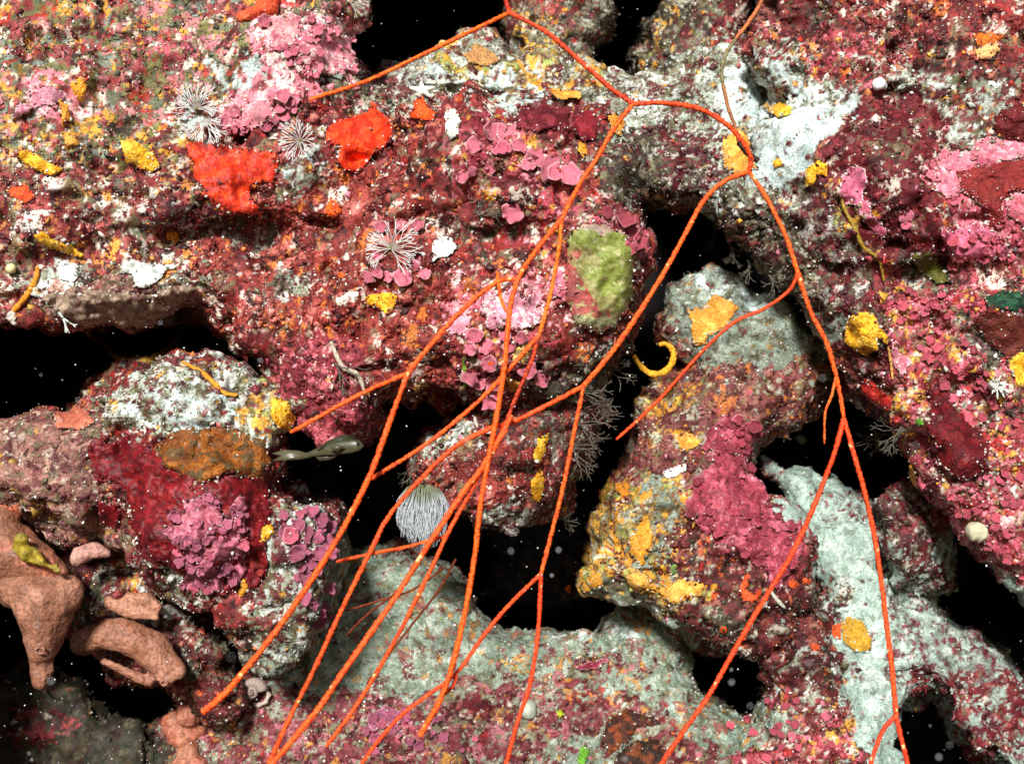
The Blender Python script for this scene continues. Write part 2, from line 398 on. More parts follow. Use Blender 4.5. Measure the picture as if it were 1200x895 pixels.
# ------------------------------------------------------------------ reef rocks
VOX = 0.0015
ROCKS = []
PENDING = []
def rock(name, poly, d0, thick, bulge, R, gx=0., gy=0., lumps=(), label=None, vox=VOX, amp=1.0, cave_shade=False, kind=None, step=4):
    """a rock mass: outline in pixels, front at depth d0 (+ slopes per 100 px), rounded over R pixels"""
    x0, x1, y0, y1 = bbox(poly, 8)
    if step < 10:
        x0, x1, y0, y1 = max(x0, -130), min(x1, 1330), max(y0, -120), min(y1, 1015)
    X, Y = np.meshgrid(np.arange(x0, x1 + step, step), np.arange(y0, y1 + step, step))
    wob = np.stack([X.ravel() / 40., Y.ravel() / 40., np.full(X.size, d0 * 50)], 1)
    d = sdf(poly, X, Y) + (vnoise(wob, 1., 31) * 9 + vnoise(wob * 2.7, 1., 32) * 5).reshape(X.shape)
    d = np.minimum(d, np.minimum(np.minimum(X - x0, x1 - X), np.minimum(Y - y0, y1 - Y)) + 0.0) if step < 10 else d
    ins = d > 0
    u = np.clip(d / R, 0, 1)
    cx, cy = (x0 + x1) / 2, (y0 + y1) / 2
    yf = d0 + gx * (X - cx) / 100 + gy * (Y - cy) / 100 + bulge * (1 - np.sqrt(np.clip(1 - (1 - u) ** 2, 0, 1)))
    for lx, ly, rx, ry, h in lumps:
        yf -= h * np.exp(-((X - lx) / rx) ** 2 - ((Y - ly) / ry) ** 2)
    yb = np.maximum(d0 + thick, yf + .03)
    H, W = X.shape
    idx = np.arange(H * W).reshape(H, W)
    cell = ins[:-1, :-1] & ins[1:, :-1] & ins[:-1, 1:] & ins[1:, 1:]
    V = np.concatenate([P(X.ravel(), Y.ravel(), yf.ravel()), P(X.ravel(), Y.ravel(), yb.ravel())])
    a, b, c, e = idx[:-1, :-1][cell], idx[:-1, 1:][cell], idx[1:, 1:][cell], idx[1:, :-1][cell]
    F = [np.stack([a, e, c, b], 1), np.stack([a, b, c, e], 1) + H * W]
    pc = np.pad(cell, 1)
    N = H * W
    up = cell & ~pc[:-2, 1:-1]; dn = cell & ~pc[2:, 1:-1]; lf = cell & ~pc[1:-1, :-2]; rt = cell & ~pc[1:-1, 2:]
    for m, p, q in ((up, idx[:-1, :-1], idx[:-1, 1:]), (rt, idx[:-1, 1:], idx[1:, 1:]), (dn, idx[1:, 1:], idx[1:, :-1]), (lf, idx[1:, :-1], idx[:-1, :-1])):
        p, q = p[m], q[m]
        F.append(np.stack([p, q, q + N, p + N], 1))
    F = np.concatenate(F)
    used, inv = np.unique(F, return_inverse=True)
    me = mkmesh(name, V[used], inv.reshape(F.shape))
    ob = link(name, me)
    md = ob.modifiers.new("remesh", 'REMESH'); md.mode = 'VOXEL'; md.voxel_size = vox
    ms = ob.modifiers.new("smooth", 'SMOOTH'); ms.iterations = 7; ms.factor = .5
    dg = bpy.context.evaluated_depsgraph_get()
    ev = ob.evaluated_get(dg); m2 = ev.to_mesh()
    n = len(m2.vertices)
    V = np.empty(n * 3, np.float32); m2.vertices.foreach_get("co", V); V = V.reshape(-1, 3).astype(float)
    Nn = np.empty(n * 3, np.float32); m2.vertices.foreach_get("normal", Nn); Nn = Nn.reshape(-1, 3).astype(float)
    q = np.empty(len(m2.loops), np.int32); m2.loops.foreach_get("vertex_index", q)
    lt = np.empty(len(m2.polygons), np.int32); m2.polygons.foreach_get("loop_total", lt)
    F = q.reshape(-1, 4) if (lt == 4).all() else None
    ev.to_mesh_clear()
    bpy.data.objects.remove(ob); bpy.data.meshes.remove(me)
    # drop the back, which nothing can see
    fn = Nn[F].mean(1); fy = V[F][:, :, 1].mean(1)
    keep = (fn[:, 1] < .35) & (fy < d0 + min(thick, .13)) if step < 10 else fn[:, 1] < .9
    F = F[keep]
    used, inv = np.unique(F, return_inverse=True)
    F = inv.reshape(F.shape); V = V[used]; Nn = Nn[used]
    z = zone_of(V)
    if cave_shade:
        z[:] = PN.index('cave_shade')  # whole rock takes the near-black shade colours
    rf = PPRM[z, 0] * amp
    zr = rf
    big = vnoise(V, .045, 1) * .008 + vnoise(V, .022, 2) * .0058
    mid = vnoise(V, .011, 3) * .0040 - np.abs(vnoise(V, .018, 6)) * .003
    c1, r1 = cells(V + .002 * np.stack([vnoise(V, .006, 41), vnoise(V, .006, 42), vnoise(V, .006, 43)], 1), .0062, 50)
    c2, r2 = cells(V, .0030, 60)
    kn = (.55 - c1) * .0030 + (.5 - c2) * .0009 + vnoise(V, .0032, 4) * .0008
    pit = -np.clip(vnoise(V, .013, 8) - .42, 0, 1) * .022
    V = V + Nn * ((big * (.55 + .45 * rf) + (mid + kn + pit) * zr) * 1.0)[:, None]
    # colours: patches of a few millimetres from the zone's palette
    ca = pick(z, patch_rand(V))
    cb = pick(z, cells(V, .0040, 90)[1])
    tone = (1 + .25 * vnoise(V, .012, 73) + .22 * vnoise(V, .0045, 74))[:, None]
    PENDING.append((name, label, kind, V, F, ca * tone, cb * tone))

rock("reef_wall", [(-420,-420),(1620,-420),(1620,1320),(-420,1320)], .42, .06, .0, 30, vox=.011, cave_shade=True, kind="structure", step=16,
     label="back of the reef coloured near black for the shade of the hollows")
rock("reef_wall", [(-520,-520),(1720,-520),(1720,-108),(-520,-108)], .07, .38, .02, 30, vox=.011, kind="structure", step=12, label="unseen reef mass added above the frame to block light")  # out of view, added to keep light off the back wall
rock("reef_wall", [(-520,-165),(-118,-165),(-118,1300),(-520,1300)], .00, .44, .02, 30, vox=.011, kind="structure", step=12, label="unseen reef mass added beyond the left edge to block light")  # added flank, shuts out light coming slightly from the left
rock("reef_wall", [(1318,-165),(1720,-165),(1720,1300),(1318,1300)], .00, .44, .02, 30, vox=.011, kind="structure", step=12, label="reef face going on beyond the right edge")
rock("reef_rock", [(-300,-300),(428,-300),(424,10),(398,55),(440,92),(545,112),(600,200),(570,330),(450,420),(330,440),(245,385),(215,362),(170,385),(100,398),(0,382),(-300,400)],
     -.015, .16, .035, 60, gx=.006, gy=-.004, lumps=[(330,70,70,50,.012),(280,210,90,40,.010),(240,275,80,18,-.030),(130,350,90,26,.018),(150,300,90,16,-.012),(410,165,60,50,.008),(60,150,120,80,.010),(30,390,40,30,.01)],
     label="red, pink and yellow encrusted rock face filling the upper left")
rock("reef_rock", [(470,112),(560,108),(640,104),(705,128),(738,180),(748,240),(760,300),(748,380),(725,430),(700,462),(640,470),(580,480),(545,470),(500,462),(452,470),(440,520),(380,525),(332,480),(318,420),(360,350),(420,250)],
     -.045, .17, .045, 60, lumps=[(600,210,70,60,.018),(700,330,50,60,.012),(650,180,30,16,-.01),(470,310,70,40,.006),(390,460,50,50,.010),(560,270,80,14,-.010)],
     label="central red-brown rock with pink plates behind the forked sea whip")
rock("reef_rock", [(490,512),(530,492),(600,470),(700,455),(712,480),(690,545),(660,590),(600,612),(540,606),(505,588),(488,550)],
     -.010, .10, .03, 40, lumps=[(560,550,50,40,.008)],
     label="small red-brown lobe of rock hanging under the central rock")
rock("reef_rock", [(420,98),(470,62),(540,42),(600,62),(660,70),(720,88),(762,88),(800,66),(846,38),(905,60),(960,180),(900,262),(850,262),(812,240),(770,238),(735,222),(690,150),(560,125),(450,118)],
     .045, .12, .03, 40, gy=-.020, lumps=[(870,130,50,60,.012),(800,190,70,30,.010)],
     label="pale sediment-dusted ledge across the top middle")
rock("reef_rock", [(606,-160),(760,-160),(722,10),(700,60),(660,80),(610,82),(592,40)], .12, .12, .03, 40, label="dim olive rock column behind the top ledge", amp=.8, vox=.0018)
rock("reef_rock", [(740,100),(736,60),(750,30),(800,-20),(850,-100),(900,-60),(880,60),(820,110)], .13, .12, .03, 40, label="dim greenish rock behind the ledge beside the brown stem", amp=.8, vox=.0018)
rock("reef_rock", [(425,-160),(600,-160),(520,-20),(430,-30)], .10, .12, .03, 30, label="shadowed rock edge above the dark top hollow", amp=.8, vox=.0022)
rock("reef_rock", [(850,-300),(1500,-300),(1500,900),(1290,780),(1205,705),(1150,645),(1095,590),(1062,520),(1000,470),(975,400),(940,345),(885,300),(842,262),(835,225),(880,180),(900,110),(870,60),(890,30)],
     -.010, .16, .04, 60, gx=-.006, lumps=[(1040,200,80,80,.014),(1150,240,70,50,.010),(960,160,50,30,.004),(1060,120,40,14,-.010),(1080,320,80,14,-.012),(1150,360,50,24,.008),(1010,390,30,30,.008),(1020,500,40,50,-.014),(1130,560,90,50,.008),(930,20,40,30,-.02)],
     label="large maroon and pink rock face filling the right side")
rock("reef_rock", [(775,335),(830,318),(900,332),(965,385),(985,440),(945,498),(890,520),(885,560),(935,610),(950,665),(930,720),(895,765),(840,762),(770,730),(722,700),(688,690),(700,610),(722,540),(748,480),(775,440),(800,425),(770,390)],
     .040, .12, .035, 45, gy=-.010, lumps=[(860,590,70,90,.014),(820,430,60,12,-.008),(760,640,40,60,.006)],
     label="muted mauve rock with magenta plates in the middle right")
rock("reef_rock", [(886,528),(950,540),(1000,575),(1045,592),(1072,680),(1110,722),(1160,758),(1210,792),(1500,980),(1500,1250),(1170,1250),(1180,905),(1110,850),(1095,810),(1050,830),(1060,1250),(930,1250),(925,890),(935,800),(960,720),(930,640)],
     .060, .12, .03, 40, gy=-.022, gx=.004, lumps=[(990,660,50,60,.008)],
     label="pale grey-green sediment slope in the lower right")
rock("reef_rock", [(1028,585),(1060,568),(1105,590),(1122,640),(1100,685),(1050,692),(1025,650)], .050, .08, .03, 30,
     label="small mossy red-green knob standing on the sediment slope")
rock("reef_rock", [(885,850),(905,800),(900,762),(930,720),(962,720),(990,800),(1010,870),(1030,1250),(760,1250),(800,890),(880,850)], .030, .12, .03, 40, gy=-.012,
     label="dark maroon rock with pink crust at the lower right centre")
rock("reef_rock", [(330,690),(400,640),(470,636),(530,672),(580,728),(640,742),(700,735),(725,690),(780,715),(800,772),(828,815),(868,838),(905,850),(900,890),(860,1250),(150,1250),(190,850),(260,800),(330,780)],
     .070, .12, .03, 40, gy=-.026, lumps=[(700,750,70,16,.010),(500,720,80,30,.008),(330,860,80,50,.010)],
     label="grey-green silted ledge along the bottom")
rock("reef_rock", [(-300,520),(40,500),(85,470),(140,432),(215,418),(290,432),(335,470),(342,520),(325,570),(385,600),(400,660),(380,735),(310,790),(275,735),(250,705),(185,695),(150,650),(90,640),(20,610),(-300,680)],
     -.035, .14, .035, 50, lumps=[(230,470,100,26,.006),(230,600,80,70,.022),(50,560,60,50,.008),(355,660,30,60,.008),(120,620,30,20,-.02)],
     label="rounded rock with dark red and white cover at the left middle")
rock("reef_rock", [(60,650),(150,640),(230,690),(280,760),(300,800),(270,850),(210,820),(130,790),(90,740)], .020, .10, .03, 40,
     label="dark rubble rock beneath the dark red sponge")
rock("reef_rock", [(-300,760),(60,780),(120,830),(190,850),(230,1250),(-300,1250)], .20, .10, .04, 60, amp=.8, vox=.0022, label="out-of-focus rock in the lower left corner, coloured dark for shade")
rock("reef_rock", [(560,600),(690,560),(725,640),(700,720),(620,735),(560,700)], .20, .06, .03, 40, cave_shade=True, label="rock coloured near black for shade deep inside the central hollow")

# ------------------------------------------------------------------ depth of the reef as seen from in front (2 px raster), for setting things down on it
DST = 2
DX0, DY0, DW, DH = -130, -120, 730, 568
DM = np.full((DH, DW), 9.0)
for _, _, _, V, F, _, _ in PENDING:
    C = np.concatenate([V, V[F].mean(1)])
    px, py = topx(C)
    i = ((px - DX0) / DST).astype(int); j = ((py - DY0) / DST).astype(int)
    m = (i >= 0) & (j >= 0) & (i < DW) & (j < DH)
    np.minimum.at(DM, (j[m], i[m]), C[m, 1])
def shift_stack(A, r=1):
    Ap = np.pad(A, r, mode='edge')
    return [Ap[a:a + A.shape[0], b:b + A.shape[1]] for a in range(2 * r + 1) for b in range(2 * r + 1)]
for _ in range(3):
    mn = np.min(shift_stack(DM), 0)
    DM = np.where(DM > 8, mn, DM)
# points of hidden back surfaces showing between near vertices: take the near neighbours
srt = np.sort(np.stack(shift_stack(DM)), 0)
DM = np.where(DM > srt[3] + .02, srt[3], DM)
# faces buried deep behind the whole neighbourhood can be seen from nowhere in front: leave them out
BUR = DM.copy()
for _ in range(6):
    BUR = np.max(shift_stack(BUR, 2), 0)
BUR = BUR + .022
for name, label, kind, V, F, ca, cb in PENDING:
    fc = V[F].mean(1)
    px, py = topx(fc)
    i = ((px - DX0) / DST).astype(int); j = ((py - DY0) / DST).astype(int)
    m = (i >= 0) & (j >= 0) & (i < DW) & (j < DH)
    keep = np.ones(len(F), bool)
    if not kind:
        keep[m] = fc[m, 1] < BUR[j[m], i[m]]
    F = F[keep]
    used, inv = np.unique(F, return_inverse=True)
    F = inv.reshape(F.shape); V = V[used]
    ob = link(name, mkmesh(name, V, F, [ca[used], cb[used]]), M_ROCK)
    if kind:
        tag(ob, label, None, None, kind)
    else:
        tag(ob, label, "rock", "rocks of the reef wall")
    ROCKS.append((ob, V, F))
def blur(A, n):
    for _ in range(n):
        A = np.mean(shift_stack(A), 0)
    return A
DS = blur(np.min(shift_stack(DM), 0), 2)
DN = blur(DM, 5)
def lookup(A, px, py):
    x = np.clip((np.asarray(px, float) - DX0) / DST - .5, 0, DW - 1.01); y = np.clip((np.asarray(py, float) - DY0) / DST - .5, 0, DH - 1.01)
    i = x.astype(int); j = y.astype(int); fx = x - i; fy = y - j
    return (A[j, i] * (1 - fx) + A[j, i + 1] * fx) * (1 - fy) + (A[j + 1, i] * (1 - fx) + A[j + 1, i + 1] * fx) * fy
def surf(px, py):
    return lookup(DS, px, py)
def spoint(px, py, out=0.0):
    return Vector(P(px, py, float(surf(px, py)) - out))
def snormal(px, py):
    e = 6
    a = P(px + e, py, lookup(DN, px + e, py)) - P(px - e, py, lookup(DN, px - e, py))
    b = P(px, py - e, lookup(DN, px, py - e)) - P(px, py + e, lookup(DN, px, py + e))
    n = np.cross(a, b)
    n = n / (np.linalg.norm(n) + 1e-12)
    if n[1] > 0:
        n = -n
    return Vector(n)


# ------------------------------------------------------------------ sea whip (forked red-orange gorgonian)
def catmull(pts, step):
    pts = np.array(pts, float)
    q = np.concatenate([[2 * pts[0] - pts[1]], pts, [2 * pts[-1] - pts[-2]]])
    out = []
    for i in range(1, len(q) - 2):
        p0, p1, p2, p3 = q[i - 1:i + 3]
        n = max(2, int(np.linalg.norm(p2[:2] - p1[:2]) / step))
        t = np.linspace(0, 1, n, endpoint=False)[:, None]
        out.append(.5 * (2 * p1 + (p2 - p0) * t + (2 * p0 - 5 * p1 + 4 * p2 - p3) * t ** 2 + (3 * p1 - p0 - 3 * p2 + p3) * t ** 3))
    out.append(pts[-1:])
    return np.concatenate(out)

def tube_arrays(path, rad, sides=8, cap=True):
    """path (n,3) world points, rad (n,) -> V, F list"""
    n = len(path)
    T = np.gradient(path, axis=0); T /= np.linalg.norm(T, axis=1)[:, None] + 1e-12
    up = np.array([.2, -1., .1]); A = np.cross(T, up); A /= np.linalg.norm(A, axis=1)[:, None] + 1e-12
    B = np.cross(T, A)
    th = np.arange(sides) / sides * 2 * np.pi
    rad = np.asarray(rad)
    if rad.ndim == 1:
        rad = np.repeat(rad[:, None], sides, 1)
    V = path[:, None] + rad[:, :, None] * (np.cos(th)[None, :, None] * A[:, None] + np.sin(th)[None, :, None] * B[:, None])
    idx = np.arange(n * sides).reshape(n, sides)
    nx = np.roll(idx, -1, 1)
    F = [np.stack([idx[:-1].ravel(), nx[:-1].ravel(), nx[1:].ravel(), idx[1:].ravel()], 1)]
    V = V.reshape(-1, 3)
    if cap:
        V = np.concatenate([V, path[:1], path[-1:]])
        c0, c1 = n * sides, n * sides + 1
        F.append(np.stack([nx[0], idx[0], np.full(sides, c0)], 1))
        F.append(np.stack([idx[-1], nx[-1], np.full(sides, c1)], 1))
    return V, F

def whip_branch(parent, pts, r0, r1, base=(236, 84, 26), dark=(170, 34, 14), seed=0, name="branch"):
    """pts: (px, py, depth in mm); radii in pixels; beaded with polyps"""
    pth = catmull([(a, b, c) for a, b, c in pts], .95)
    W = P(pth[:, 0], pth[:, 1], pth[:, 2] / 1000.)
    n = len(W); t = np.linspace(0, 1, n)
    r = .53 * (r0 + (r1 - r0) * t) * S * (CAMD + W[:, 1]) / CAMD
    tip = np.arange(n)[::-1]
    r = r * np.clip(.55 + tip / 10, 0, 1) if r1 < 4.6 else r
    sides = 12
    V, F = tube_arrays(W, r, sides)
    A = np.concatenate([np.repeat(W, sides, 0), W[:1], W[-1:]])
    cd, cr = cells(V, .00155, seed)                     # polyps stand up as little knobs
    knob = np.clip(.62 - cd, -.2, .5)
    V = A + (V - A) * (1 + .66 * knob + .10 * vnoise(V, .009, seed + 1))[:, None]
    m = np.clip(.35 + 1.5 * knob + .25 * (cr - .5), 0, 1)[:, None]
    C = lin(dark) * (1 - m) + lin(base) * [1.32, 1.5, 1.2] * m
    C = C * (1 + .16 * vnoise(V, .02, seed) + .12 * vnoise(V, .005, seed + 2))[:, None]
    sp = cr > .994
    C[sp] = lin((250, 196, 130))
    me = mkmesh(name, V, F, [C])
    ob = link(name, me, M_WHIP, parent)
    return ob

def z(pts, d0, d1):
    n = len(pts)
    return [(x, y, d0 + (d1 - d0) * i / (n - 1)) for i, (x, y) in enumerate(pts)]

whip = empty("sea_whip", P(592, -60, -.10), "forked red-orange sea whip hanging across the whole picture", "coral")
OR = (244, 92, 24); DR = (196, 48, 14)
BR = [
 (z([(584,-70),(590,-30),(593,0),(597,15)], -86, -95), 4.6, 4.6, (196,46,20), (110,20,14)),
 (z([(597,15),(560,33),(500,62),(430,95),(362,117)], -95, -120), 4.4, 4.2, (244,96,18), (200,50,14)),
 (z([(597,15),(640,38),(680,72),(715,103),(742,122)], -95, -100), 4.6, 5.0, (226,66,20), (140,26,14)),
 (z([(742,122),(720,150),(700,185),(680,215),(658,257)], -100, -110), 5.2, 5.0, OR, DR),
 (z([(658,257),(635,285),(618,308),(607,326)], -110, -115), 5.2, 5.2, (240,92,20), DR),
 (z([(607,326),(580,332),(540,365),(500,410),(478,437)], -115, -125), 5.0, 5.2, OR, DR),
 (z([(478,437),(430,458),(385,482),(340,507)], -125, -130), 4.6, 4.4, OR, DR),
 (z([(478,437),(458,490),(432,560),(390,640),(330,730),(270,805),(237,835)], -125, -165), 5.6, 6.6, (242,88,24), (210,56,18)),
 (z([(658,257),(655,290),(645,345),(632,392)], -110, -112), 4.4, 4.4, (246,112,24), (214,70,16)),
 (z([(632,392),(590,440),(555,475),(500,520),(433,562)], -112, -128), 4.6, 4.4, OR, DR),
 (z([(632,392),(622,425),(606,462),(592,497),(580,520)], -112, -118), 4.2, 4.6, (206,62,22), (110,20,14)),  # darker reds put a neighbouring branch's shadow into this branch
 (z([(607,326),(598,360),(592,420),(585,470),(572,540),(562,600),(555,660),(540,740),(520,810),(492,862)], -115, -140), 5.2, 5.8, (242,90,20), (214,60,16)),
 (z([(583,318),(586,345),(593,366)], -118, -116), 3.6, 3.4, (246,112,24), DR),
 (z([(742,122),(780,121),(820,128),(850,145),(870,166),(880,186),(878,201)], -100, -92), 5.0, 5.0, (232,72,20), (140,28,14)),
 (z([(878,201),(850,212),(825,235),(800,280),(775,325),(740,380),(715,415),(684,452)], -92, -108), 4.8, 5.4, OR, DR),
 (z([(684,452),(650,470),(600,495),(574,502),(530,526),(483,572),(454,607),(437,640),(400,715),(370,780),(340,840),(315,895),(300,940)], -108, -145), 5.0, 5.0, (232,78,26), DR),
 (z([(684,452),(672,510),(660,570),(645,630),(634,672)], -108, -120), 4.4, 4.6, OR, DR),
 (z([(634,672),(600,705),(570,740),(535,788),(500,815),(470,838),(440,872),(410,915)], -120, -135), 4.4, 4.2, (228,70,24), DR),
 (z([(535,788),(531,803),(518,815)], -128, -131), 4.0, 3.6, (228,70,24), DR),
 (z([(634,672),(632,720),(629,755),(620,805),(605,850),(588,915)], -120, -130), 4.4, 4.6, (226,62,24), DR),
 (z([(600,487),(568,543),(542,578),(501,640),(463,700),(433,743),(400,790),(373,830),(323,890),(280,940)], -120, -170), 5.4, 6.4, (240,84,26), (212,58,18)),
 (z([(594,503),(574,532),(556,567),(542,593),(523,628),(504,669),(470,737),(433,802),(410,837),(382,875)], -122, -142), 4.4, 4.4, (234,78,24), DR),
 (z([(523,628),(507,632),(475,641),(437,648),(394,658)], -130, -126), 3.6, 3.4, (240,84,24), DR),
 (z([(878,201),(900,235),(922,280),(935,320)], -92, -98), 4.4, 4.6, (240,96,24), (210,60,18)),
 (z([(935,320),(950,365),(968,400),(980,440)], -98, -104), 4.8, 4.8, OR, DR),
 (z([(980,440),(985,465),(989,490)], -104, -106), 4.2, 4.2, OR, DR),
 (z([(935,320),(925,340),(895,362),(860,378),(820,415),(780,460),(750,490),(722,515)], -98, -90), 3.8, 3.4, (224,66,24), DR),
 (z([(980,440),(975,462),(967,485),(966,520)], -104, -100), 3.2, 2.2, (236,110,50), (190,70,30)),
 (z([(989,490),(978,530),(955,590),(930,645),(900,695),(870,745),(830,815),(795,865),(765,910)], -106, -125), 5.0, 5.2, (228,64,22), DR),
 (z([(989,490),(1000,530),(1013,575),(1025,630),(1034,690),(1040,740),(1046,790),(1050,838)], -106, -122), 4.6, 5.4, (234,72,26), DR),
 (z([(1050,838),(1057,868),(1070,920)], -122, -126), 5.0, 5.0, (228,60,30), DR),
 (z([(1050,838),(1035,855),(1025,880),(1012,920)], -122, -126), 4.6, 4.6, (228,60,30), DR),
]
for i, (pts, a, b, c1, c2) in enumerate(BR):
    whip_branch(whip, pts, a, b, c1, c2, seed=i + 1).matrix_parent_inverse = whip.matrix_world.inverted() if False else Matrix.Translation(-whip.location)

old = empty("sea_whip", P(900, -40, -.07), "single thin brownish stem dangling from the top behind the fork", "coral")
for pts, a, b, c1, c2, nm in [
 (z([(908,-50),(893,0),(878,25),(862,46)], -70, -72), 4.6, 4.2, (190,104,60), (150,74,44), "living_tip"),
 (z([(862,46),(852,62),(846,80),(847,99)], -72, -74), 3.8, 3.8, (118,104,76), (90,78,56), "bare_axis"),
 (z([(847,99),(854,128),(862,150),(868,172),(885,190)], -74, -80), 4.0, 3.6, (150,92,56), (112,60,36), "lower_stem"),
 (z([(866,166),(876,180),(889,189)], -79, -80), 6.2, 6.0, (44,24,18), (30,16,12), "joint_shadow")]:  # black piece stands in for the shadow at the whip joint
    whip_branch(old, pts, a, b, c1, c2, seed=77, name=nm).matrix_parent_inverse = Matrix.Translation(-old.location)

# ------------------------------------------------------------------ cover too small and plentiful to count: leafy flakes, grains, fuzz
def instance(T, TF, pos, Rm, scale, cols):
    """copies of template T (k,3) with rotation Rm (n,3,3), scale (n,) or (n,3)"""
    n, k = len(pos), len(T)
    sc = scale[:, None, None] if scale.ndim == 1 else scale[:, None, :]
    V = np.einsum('nij,nkj->nki', Rm, T[None] * sc) + pos[:, None]
    F = (TF[None] + (np.arange(n) * k)[:, None, None]).reshape(-1, TF.shape[1])
    return V.reshape(-1, 3), F, np.repeat(cols, k, 0)

def frames(N, rg):
    t = rg.normal(size=N.shape)
    A = np.cross(N, t); A /= np.linalg.norm(A, axis=1)[:, None] + 1e-12
    B = np.cross(N, A)
    return np.stack([A, B, N], 2)

def flake_template(k=7, curl=.35):
    th = np.arange(k) / k * 2 * np.pi
    th = th + np.array([.0, .25, -.2, .2, -.1, .3, -.25])
    r = np.array([1.05, .72, 1.15, .85, .62, 1.0, .78])
    top = np.stack([r * np.cos(th), r * np.sin(th), curl * np.cos(2 * th) * .6 + .12], 1)
    low = top * [.72, .72, 1] + [0, 0, -.35]
    V = np.concatenate([[[0, 0, .1]], top, low])
    F = []
    for i in range(k):
        j = (i + 1) % k
        F += [(0, 1 + i, 1 + j), (1 + i, 1 + k + i, 1 + j), (1 + j, 1 + k + i, 1 + k + j)]
    return V, np.array(F)
T_FLAKE = flake_template()
T_GRAIN = (np.array([(1,0,0),(-1,0,0),(0,1,0),(0,-1,0),(0,0,1),(0,0,-1)], float) * [1, .8, .9], np.array([(0,2,4),(2,1,4),(1,3,4),(3,0,4),(2,0,5),(1,2,5),(3,1,5),(0,3,5)]))
_h = []
for i, (zz, r, bx) in enumerate([(0, 1, 0), (4, .85, .8), (8, .6, 2.2), (11, .1, 4.2)]):
    _h += [(bx + r * math.cos(a), r * math.sin(a), zz) for a in (0, 2.1, 4.2)]
T_HAIR = (np.array(_h), np.array([f for i in range(3) for j in range(3) for f in ((i*3+j, i*3+(j+1)%3, i*3+3+j), (i*3+(j+1)%3, i*3+3+(j+1)%3, i*3+3+j))]))

def ico():
    t = (1 + 5 ** .5) / 2
    v = np.array([(-1,t,0),(1,t,0),(-1,-t,0),(1,-t,0),(0,-1,t),(0,1,t),(0,-1,-t),(0,1,-t),(t,0,-1),(t,0,1),(-t,0,-1),(-t,0,1)], float)
    v /= np.linalg.norm(v[0])
    f = np.array([(0,11,5),(0,5,1),(0,1,7),(0,7,10),(0,10,11),(1,5,9),(5,11,4),(11,10,2),(10,7,6),(7,1,8),(3,9,4),(3,4,2),(3,2,6),(3,6,8),(3,8,9),(4,9,5),(2,4,11),(6,2,10),(8,6,7),(9,8,1)])
    return v, f
_iv, _if = ico()
T_NODE = (_iv * (1 + .42 * np.array([1,-1,.5,-.3,.8,-.6,.2,-.9,1,.1,-.4,.6]))[:, None], _if)
WHITE = np.array([lin((236, 234, 226)), lin((214, 208, 196)), lin((190, 178, 160))])
NFL, NGR, NHA, NNO = 28000, 30000, 8000, 4500
cand = []
for ob, V, F in ROCKS[4:-1]:
    a, b, c = V[F[:, 0]], V[F[:, 1]], V[F[:, 2]]
    n = np.cross(b - a, V[F[:, 3]] - a); ar = np.linalg.norm(n, axis=1); n = n / (ar[:, None] + 1e-15)
    ctr = V[F].mean(1)
    view = np.array([0, -CAMD, 0]) - ctr; view /= np.linalg.norm(view, axis=1)[:, None]
    px, py = topx(ctr)
    fr = (px > -50) & (px < 1250) & (py > -50) & (py < 945)
    dep = np.where(fr, lookup(DM, px, py), -9)
    ok = fr & (ctr[:, 1] < dep + .012) & ((n * view).sum(1) > -.25)
    cand.append((ob, ctr[ok], n[ok], ar[ok], zone_of(ctr[ok])))
CLP = lambda c, q: np.clip(.55 + 1.5 * vnoise(c, .011, 200 + q) + .8 * vnoise(c, .03, 210 + q), .06, 2.2)
tot = {q: sum((ar * PPRM[zz, q] * CLP(c_, q)).sum() for _, c_, _, ar, zz in cand) for q in (1, 2, 3)}
tot[4] = sum((ar * (.25 + PPRM[zz, 1]) * CLP(c_, 4)).sum() for _, c_, _, ar, zz in cand)
